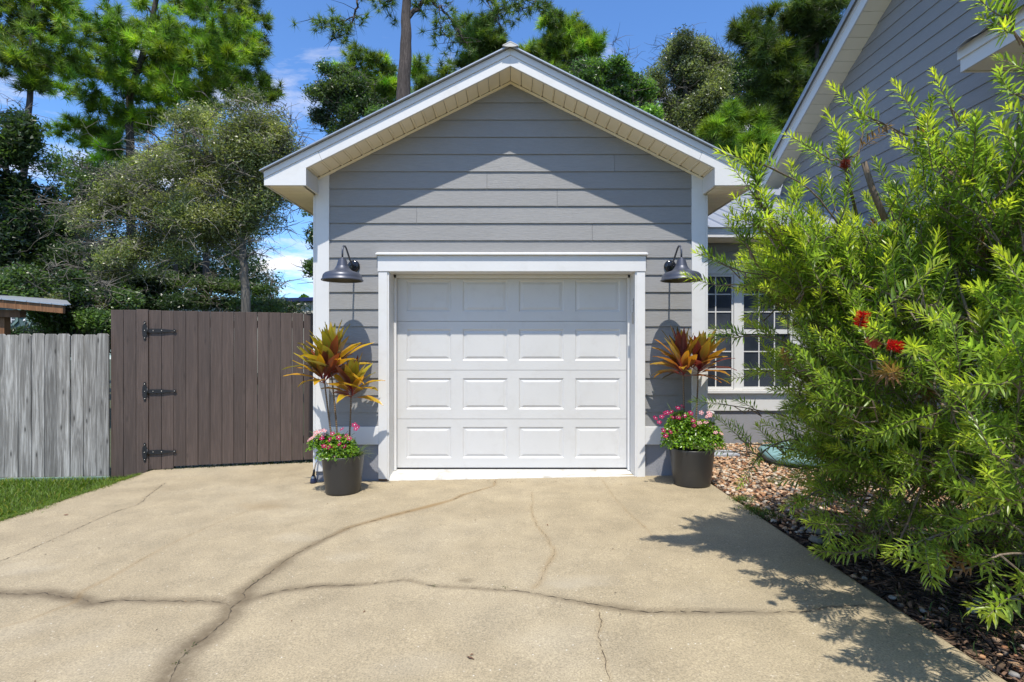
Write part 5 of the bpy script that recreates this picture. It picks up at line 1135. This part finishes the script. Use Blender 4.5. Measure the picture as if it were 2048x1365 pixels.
tree('leafy_tree', 'dark small-leaved tree in front of the round pine left of the trunk', 19, [(690, 300), (680, 180)], [(680, 190, 38, 50), (700, 160, 40, 34), (720, 200, 50, 40), (640, 205, 26, 50), (680, 240, 70, 40), (740, 250, 60, 40), (655, 165, 30, 40)], 'leaf', 210, 150, .085, DK + HG[:1] + HG[:1], .1, 'bark_grey', .42, 43, 'broadleaf trees behind the garage')
tree('pine_tree', 'feathery pine just left of the garage ridge', 25, [(960, 200), (955, 60)], [(950, 90, 46, 62), (975, 60, 30, 40), (900, 145, 40, 24), (985, 110, 36, 30)], 'pine', 44, 12, .40, PD + PD + PG[:1], .12, 'bark_pine', .6, 44, 'pines behind the garage')
tree('pine_tree', 'dense rounded pine just right of the garage ridge', 25, [(1130, 220), (1130, 80)], [(1130, 85, 66, 50), (1110, 60, 40, 26), (1170, 100, 34, 40), (1080, 110, 36, 30), (1150, 140, 60, 40)], 'pine', 84, 12, .40, PD + PG[:3], .14, 'bark_pine', .58, 45, 'pines behind the garage')
tree('sweetgum_tree', 'bright mid-green broadleaf tree between the rounded pine and grey oak', 21, [(1230, 240), (1232, 120)], [(1235, 150, 52, 60), (1190, 165, 50, 36), (1236, 90, 18, 26), (1265, 190, 50, 50), (1200, 210, 70, 40), (1290, 240, 50, 40), (1165, 150, 44, 46), (1150, 190, 50, 40)], 'leaf', 330, 170, .11, [(.11, .20, .05), (.15, .26, .06), (.09, .165, .05)], .12, 'bark_grey', .42, 46, 'broadleaf trees behind the garage')
tree('oak_tree', 'tall dusty grey-green oak behind the right roof slope', 23, [(1375, 330), (1370, 150)], [(1370, 120, 76, 70), (1330, 180, 66, 80), (1410, 180, 60, 90), (1350, 250, 120, 60), (1375, 75, 50, 26), (1450, 270, 60, 50)], 'leaf', 480, 230, .10, [(.17, .19, .105), (.21, .23, .125), (.12, .14, .075)], .2, 'bark_grey', .5, 47, 'broadleaf trees behind the garage')
tree('pine_tree', 'large dark pine beside the house rake at upper right', 20, [(1625, 330), (1628, 200), (1635, 60), (1642, -60)], [(1560, 50, 90, 70), (1620, 120, 80, 110), (1500, 60, 46, 50), (1650, 40, 60, 80), (1600, 230, 60, 60), (1540, 120, 60, 50), (1570, 180, 60, 50)], 'pine', 120, 13, .40, [tuple(a * .62 for a in c) for c in PD] * 2 + PD[:1], .15, 'bark_pine', .55, 48, 'pines behind the house')
tree('pine_tree', 'low young pine with bright tufts above the right roof slope', 17, [(1480, 400), (1480, 280)], [(1430, 250, 30, 24), (1460, 285, 40, 24), (1520, 250, 34, 26), (1510, 300, 44, 26), (1480, 230, 50, 20)], 'pine', 26, 12, .36, PG, .09, 'bark_pine', .36, 49, 'pines behind the house')
tree('leafy_tree', 'shadowy broadleaf tree behind the dark pine at right', 27, [(1560, 330), (1560, 200)], [(1540, 180, 90, 90), (1490, 250, 80, 70), (1600, 260, 80, 80), (1560, 330, 110, 50), (1480, 170, 40, 60), (1300, 300, 140, 50), (1465, 130, 34, 60)], 'leaf', 350, 170, .14, DK, .15, 'bark_grey', .8, 50, 'broadleaf trees behind the garage')
tree('far_tree', 'tiny bright tree crown beyond the metal building roof', 60, [(612, 640)], [(612, 600, 9, 7)], 'leaf', 14, 60, .35, [(.07, .14, .02)], .1, 'bark_grey', .5, 51)

# ================================================================== BOTTLEBRUSH
bb = thing('bottlebrush_shrub', 'large arching bottlebrush shrub with red flowers beside the driveway', 'shrub', (2.75, 2.75, gz(2.75, 2.75)))
B0 = np.array(bb.location); rr = random.Random(123); rn = np.random.default_rng(123)
shoots = []     # (base, tip)
def blob_shoots(c, r, n, inner=.45, up=.12):
    for i in range(n):
        u = rn.normal(0, 1, 3); u /= np.linalg.norm(u); f = inner + (1 - inner) * rn.random() ** .6
        p = np.array(c) + u * np.array(r) * f
        if p[2] < gz(p[0], p[1]) + .06: continue
        d = (p - np.array([2.8, 2.8, .6])); d /= np.linalg.norm(d) + 1e-9; d = d * .75 + u * .35 + np.array([rn.normal(0, .35), rn.normal(0, .35), up + rn.normal(0, .35)]); d /= np.linalg.norm(d)
        ln = rn.uniform(.18, .34); shoots.append((p - d * ln * .5, d, ln))
blob_shoots((2.75, 2.95, 1.12), (1.10, 1.15, 1.02), 640)
blob_shoots((2.06, 2.80, 1.32), (.56, .62, .78), 340)
blob_shoots((2.25, 2.6, 1.52), (.68, .5, .30), 110, up=.15)
blob_shoots((3.10, 2.45, 1.52), (.90, .75, .30), 130, up=.15)
blob_shoots((1.68, 2.25, 1.25), (.30, .55, .50), 60)
blob_shoots((1.50, 2.72, 1.74), (.20, .40, .24), 120)
blob_shoots((2.15, 2.30, 2.02), (.38, .35, .18), 75, up=.05)
blob_shoots((2.35, 2.45, 1.85), (.45, .35, .16), 60, up=.05)
blob_shoots((1.90, 2.80, 1.75), (.38, .4, .20), 90)
blob_shoots((1.62, 2.75, 1.35), (.26, .40, .50), 80)
blob_shoots((2.02, 2.20, 2.16), (.36, .30, .10), 26)
blob_shoots((1.95, 3.10, .75), (.30, .45, .35), 70)
blob_shoots((2.05, 1.85, 1.55), (.30, .22, .45), 50)
blob_shoots((1.62, 1.62, 1.10), (.27, .27, .32), 34)
blob_shoots((2.60, 2.15, .95), (.70, .45, .70), 190)
blob_shoots((2.35, 1.75, .80), (.34, .25, .36), 40)
blob_shoots((2.05, 3.0, .55), (.42, .7, .35), 90, up=.1)
blob_shoots((2.35, 2.0, 2.55), (.22, .3, .35), 34, up=.2)
# shoots one can pick out along the left and top outline (sighted tip, heading)
limbs = []
def long_shoot(path, n_side=6, z=None, r=.006):
    P = [np.array(W(px, py, zz)) for px, py, zz in path]; limbs.append((P, r))
    d = P[-1] - P[-2]; d /= np.linalg.norm(d); shoots.append((P[-1] - d * .08, d, .26))
    for i in range(max(1, int(n_side * .7))):
        k = rr.randrange(max(1, len(P) - 2), len(P)); f = rr.random(); q = P[k - 1] * (1 - f) + P[k] * f; dd = (P[k] - P[k - 1]); dd /= np.linalg.norm(dd)
        dd = dd + np.array([rr.gauss(0, .5), rr.gauss(0, .5), rr.gauss(.15, .5)]); dd /= np.linalg.norm(dd); shoots.append((q, dd, rr.uniform(.10, .20)))
long_shoot([(1900, 500, 2.5), (1900, 330, 2.35), (1800, 265, 2.3), (1712, 222, 2.3)], 4)
long_shoot([(1900, 500, 2.4), (1880, 300, 2.3), (1830, 232, 2.25)], 9); long_shoot([(1960, 500, 2.4), (1960, 300, 2.2), (1900, 215, 2.15)], 9)
long_shoot([(1700, 500, 2.7), (1696, 420, 2.65), (1692, 335, 2.6)], 2); long_shoot([(1692, 345, 2.6), (1660, 320, 2.58), (1630, 300, 2.56)], 3); long_shoot([(1692, 340, 2.6), (1690, 310, 2.6), (1685, 285, 2.6)], 3); long_shoot([(1692, 340, 2.6), (1715, 310, 2.6), (1730, 250, 2.6)], 2)
long_shoot([(1750, 560, 2.7), (1640, 400, 2.55), (1560, 345, 2.5), (1505, 322, 2.5)], 3)
long_shoot([(1640, 520, 2.7), (1540, 430, 2.55), (1500, 380, 2.5)], 9); long_shoot([(1640, 560, 2.8), (1540, 470, 2.6), (1505, 440, 2.55)], 10); long_shoot([(1600, 520, 2.6), (1520, 400, 2.5), (1515, 370, 2.5)], 8)
long_shoot([(1640, 620, 2.9), (1560, 560, 2.75), (1490, 545, 2.7), (1445, 530, 2.7)], 6); long_shoot([(1560, 590, 2.8), (1480, 570, 2.7), (1430, 573, 2.7)], 1); long_shoot([(1560, 560, 2.7), (1500, 500, 2.6), (1490, 480, 2.6)], 8)
long_shoot([(1640, 720, 2.9), (1560, 680, 2.8), (1500, 672, 2.8), (1470, 678, 2.8)], 4); long_shoot([(1640, 760, 3.0), (1560, 740, 2.9), (1515, 748, 2.9)], 5)
long_shoot([(1640, 850, 3.1), (1560, 830, 3.0), (1500, 818, 3.0), (1440, 808, 3.0)], 2); long_shoot([(1650, 880, 3.2), (1580, 880, 3.1), (1530, 900, 3.05), (1505, 930, 3.0)], 4); long_shoot([(1640, 900, 3.2), (1560, 895, 3.1), (1490, 885, 3.1), (1475, 870, 3.1)], 3)
long_shoot([(1640, 930, 3.2), (1560, 930, 3.1), (1500, 905, 3.1), (1445, 905, 3.1)], 2); long_shoot([(1700, 980, 3.0), (1640, 980, 2.9), (1610, 1000, 2.85)], 8); long_shoot([(1760, 1060, 2.8), (1700, 1050, 2.7), (1650, 1050, 2.6)], 7)
long_shoot([(1800, 1080, 2.6), (1760, 1090, 2.5), (1700, 1110, 2.45)], 6); long_shoot([(2000, 1000, 2.2), (1950, 1040, 2.0), (1850, 1080, 1.95)], 9); long_shoot([(2060, 1080, 2.1), (2000, 1110, 1.95), (1920, 1140, 1.9), (1870, 1130, 1.9)], 8)
long_shoot([(2120, 1150, 2.0), (2060, 1180, 1.8), (2010, 1200, 1.75)], 5); long_shoot([(2100, 900, 2.0), (2080, 760, 1.7), (2000, 770, 1.6)], 5); long_shoot([(2100, 300, 2.2), (2060, 120, 1.9), (2025, 60, 1.8), (2010, 10, 1.8)], 9); long_shoot([(2120, 300, 2.2), (2060, 200, 1.9), (2020, 190, 1.85)], 5)
for i in range(22):   # bright shoots rising along the crown
    px, py = rr.uniform(1560, 2030), rr.uniform(400, 500); zz = rr.uniform(2.3, 3.0); p = np.array(W(px, py, zz)); shoots.append((p, np.array([rr.gauss(-.3, .4), rr.gauss(-.2, .3), 1.0]) / 1.2, rr.uniform(.16, .28)))
# skeleton: limbs from the root, secondary branches to each shoot
root = np.array([2.85, 2.85, gz(2.85, 2.85)]); nodes = []; skel = MB()
for i in range(22):
    az = 2 * math.pi * i / 22 + rr.uniform(-.2, .2); rad_ = rr.uniform(.45, 1.05); hh = rr.uniform(.55, 1.9)
    e = root + np.array([math.cos(az) * rad_ * 1.1, math.sin(az) * rad_ * 1.1, hh]); m_ = root + np.array([math.cos(az) * rad_ * .25, math.sin(az) * rad_ * .25, hh * .62])
    path = [root * (1 - f) ** 2 + m_ * 2 * f * (1 - f) + e * f * f + np.array([rr.gauss(0, .015), rr.gauss(0, .015), 0]) for f in np.linspace(0, 1, 9)]
    skel.tube([p - B0 for p in path], [.021 * (1 - .7 * k / 8) for k in range(9)], 7); nodes += path[2:]
skel.build('stems', M['bark_bush'], bb, smooth=True)
NODES = np.array(nodes); tw_ = MB()
for P, r in limbs:
    a = P[0]; k = np.argmin(np.linalg.norm(NODES - a, axis=1)); Q = [NODES[k]] + P; sm = []
    for i in range(len(Q) - 1):
        p0, p1, p2, p3 = Q[max(i - 1, 0)], Q[i], Q[i + 1], Q[min(i + 2, len(Q) - 1)]
        for f in (0, .25, .5, .75): sm.append(.5 * ((2 * p1) + (-p0 + p2) * f + (2 * p0 - 5 * p1 + 4 * p2 - p3) * f * f + (-p0 + 3 * p1 - 3 * p2 + p3) * f ** 3))
    sm.append(Q[-1]); n = len(sm); MB().tube([p - B0 for p in sm], [r * (1 - .65 * i / n) for i in range(n)], 6).build('branch', M['bark_bush'], bb, smooth=True)
LP = []; LD = []; LL = []; LCc = []
GOLD = 2.39996
rt_ = root.copy(); shoots.sort(key=lambda q: float(np.linalg.norm(q[0] - rt_))); NB = np.zeros((len(NODES) + 3 * len(shoots) + 50, 3)); NB[:len(NODES)] = NODES; nb = len(NODES); NB[nb:nb + sum(len(P) for P, _ in limbs)] = np.array([p for P, _ in limbs for p in P]); nb += sum(len(P) for P, _ in limbs)
for (p, d, ln) in shoots:
    dv = NB[:nb] - p; k = int(np.argmin(np.linalg.norm(dv, axis=1) + .5 * np.clip((NB[:nb] - p) @ d, 0, 9))); q = NB[k]; mid = (p + q) / 2 + np.array([0, 0, -.03]) + d * -.04 + rn.normal(0, .015, 3)
    if np.linalg.norm(p - q) > .02: tw_.tube([q - B0, mid - B0, p - B0], [.0042, .0036, .0028], 4, False)
    NB[nb] = p; NB[nb + 1] = mid; nb += 2
    # the shoot: slightly curved, leaves in a spiral
    bend = np.array([rn.normal(0, .12), rn.normal(0, .12), rn.normal(.1, .15)]); n = int(ln / .0044); pts = []; dd = d.copy(); pp_ = p.copy(); st = ln / 8
    for i in range(9): pts.append(pp_.copy()); dd = dd + bend * .22; dd /= np.linalg.norm(dd); pp_ = pp_ + dd * st
    tw_.tube([x - B0 for x in pts[::2]], [.0028, .0024, .002, .0016, .001], 3, False)
    e1 = np.cross(d, [0.3, .2, 1.0]); e1 /= np.linalg.norm(e1) + 1e-9; e2 = np.cross(d, e1)
    dead = rn.random() < .018; young = rn.random() < .48 + .35 * (p[0] < 1.75 and p[2] > 1.4); ph = rn.random() * 6; exposed = np.clip((p[2] - .6) / 1.2, 0, 1); sc_ = rn.uniform(.8, 1.15)
    for i in range(n):
        f = i / n; s = f * 8; a = int(s); b_ = min(a + 1, 8); c = pts[a] * (1 - (s - a)) + pts[b_] * (s - a); t_ = (pts[b_] - pts[a]); t_ = t_ / (np.linalg.norm(t_) + 1e-9) if b_ > a else d
        if f < .12 and rn.random() < .6: continue
        an = ph + i * GOLD; out = e1 * math.cos(an) + e2 * math.sin(an); open_ = 1.15 - .75 * f ** 3
        v = t_ * (.62 + .5 * f ** 2) + out * open_ + np.array([0, 0, .08]) + rn.normal(0, .13, 3); v /= np.linalg.norm(v)
        l = (.060 if f < .8 else .060 - .036 * (f - .8) / .2) * sc_ * rn.uniform(.8, 1.15)
        tipm = max(0, (f - .45) / .55) if young else max(0, (f - .85) / .3); tipm *= (.45 + .55 * exposed)
        old = np.array([.20, .29, .055]) * rn.uniform(.5, 1.5); new = np.array([.54, .58, .06]) * rn.uniform(.85, 1.15)
        LP.append(c); LD.append(v); LL.append(l); LCc.append(np.array([.20, .11, .06]) * rn.uniform(.7, 1.2) if dead else old * (1 - tipm) + new * tipm)
LP = np.array(LP); LD = np.array(LD); LL = np.array(LL); LCc = np.array(LCc)
kind(tw_.build('twigs', M['bark_bush'], bb), 'stuff')
def bb_leaf(P, D, L, col, lo=False):
    n = len(P); s = np.cross(D, unit(n) * .5 + np.array([0, 0, 1.0])); s /= np.linalg.norm(s, axis=1)[:, None] + 1e-9; nr = np.cross(s, D)
    w = (L * .056)[:, None] + .0009; L = L[:, None]; cv = nr * L * .05
    if lo:
        w = w * 1.15; b1 = P + D * L * .45 + s * w + nr * w * .3 + cv; b2 = P + D * L * .45 - s * w + nr * w * .3 + cv; m1 = P + D * L * .48 + cv
        V = np.stack([P, b1, m1, b2, P + D * L], 1).reshape(-1, 3); b = np.arange(n)[:, None] * 5
        return V, np.concatenate([b + [0, 1, 2], b + [0, 2, 3], b + [1, 4, 2], b + [2, 4, 3]], 0), np.repeat(col, 5, 0)
    a = P; b1 = P + D * L * .35 + s * w + nr * w * .3 + cv; b2 = P + D * L * .35 - s * w + nr * w * .3 + cv; m1 = P + D * L * .38 + cv
    c1 = P + D * L * .72 + s * w * .85 + nr * w * .25 + cv * .6; c2 = P + D * L * .72 - s * w * .85 + nr * w * .25 + cv * .6; m2 = P + D * L * .74 + cv * .6; tp = P + D * L
    V = np.stack([a, b1, m1, b2, c1, m2, c2, tp], 1).reshape(-1, 3); b = np.arange(n)[:, None] * 8
    Fc = np.concatenate([b + [0, 1, 2], b + [0, 2, 3], b + [1, 4, 5], b + [1, 5, 2], b + [2, 5, 6], b + [2, 6, 3], b + [4, 7, 5], b + [5, 7, 6]], 0)
    return V, Fc, np.repeat(col, 8, 0)
dist = np.linalg.norm(LP - np.array([0, 0, CAMZ]), axis=1); vis = LP[:, 0] / LP[:, 1] < .98
order = np.argsort(np.where(vis, dist / LL * .06, 99)); near = order[:300]; rest = order[300:]
mid_ = rest[:16000]; rest = rest[16000:]; V, Fc, cc = bb_leaf(LP[mid_] - B0, LD[mid_], LL[mid_], LCc[mid_]); kind(fmesh('near_foliage', V, Fc, M['bb'], bb, col=cc), 'stuff')
V, Fc, cc = bb_leaf(LP[rest] - B0, LD[rest], LL[rest], LCc[rest], True); kind(fmesh('foliage', V, Fc, M['bb'], bb, col=cc), 'stuff')
for i in near:
    V, Fc, cc = bb_leaf((LP[i:i + 1] - B0), LD[i:i + 1], LL[i:i + 1], LCc[i:i + 1]); fmesh('leaf', V, Fc, M['bb'], bb, col=cc)
def brush(px, py, z, d, ln, r, mat, n=260):
    c = np.array(W(px, py, z)) - B0; d = np.array(d, float); d /= np.linalg.norm(d); f = rn.random(n); u = rn.normal(0, 1, (n, 3)); u -= (u @ d)[:, None] * d; u /= np.linalg.norm(u, axis=1)[:, None]
    b = c + d * ((f - .5) * ln)[:, None]; v = u + d * .25 + rn.normal(0, .12, (n, 3)); v /= np.linalg.norm(v, axis=1)[:, None]; L = (r * rn.uniform(.75, 1.1, n))[:, None]; s = np.cross(v, unit(n)); s = s / np.linalg.norm(s, axis=1)[:, None] * .00085
    V = np.stack([b - s, b + s, b + v * L + s, b + v * L - s], 1).reshape(-1, 3); Fc = np.arange(n)[:, None] * 4 + [0, 1, 2, 3]
    o = fmesh('flower', V, Fc, M[mat], bb); MB().tube([c - d * ln * .55, c + d * ln * .55], .002, 5).build('flower_spike', M['bark_bush'], o)
brush(1723, 640, 1.95, (.2, -.2, 1), .055, .025, 'red'); brush(1745, 684, 2.1, (.8, .1, -.5), .05, .022, 'redpale', 260); brush(1789, 692, 2.0, (.9, -.2, -.25), .052, .024, 'red', 380); brush(1691, 330, 2.55, (0, 0, 1), .04, .026, 'reddry', 220)
stp = MB().tube([np.array(W(1770, 440, 2.4)) - B0, np.array(W(1745, 380, 2.4)) - B0, np.array(W(1728, 325, 2.4)) - B0], [.014, .013, .012], 8).build('cut_stub', M['bark_bush'], bb, smooth=True)
# low wild shrub sprigs at the foot
weeds(2.3, 2.3, 240, .18, .05, (.05, .09, .02), 'bed_weeds')
# a few fallen leaves and twigs on the slab
for i, (px, py, lb) in enumerate(((132, 1031, 'dry brown leaf lying on the driveway at left'), (1095, 1051, 'small dark leaf on the driveway in front of the door'), (941, 1318, 'reddish dry leaf on the slab near the bottom centre'), (1226, 1098, 'tiny brown leaf on the slab right of the centre crack'))):
    g = G(px, py); s = .022 if i in (0, 2) else .014
    o = MB().add([(-s, 0, .002), (0, s * .4, .006), (s, 0, .004), (0, -s * .4, .001)], [(0, 3, 1), (1, 3, 2)]).build('fallen_leaf', M['rust'], None); o.location = (g[0], g[1], dz_at(*g) + .002); o.rotation_euler.z = i * 1.3; tag(o, lb, 'leaf')

print('BB', len(LP)); print('TRIS', sum(sum(len(p.vertices) - 2 for p in m.polygons) for m in bpy.data.meshes))
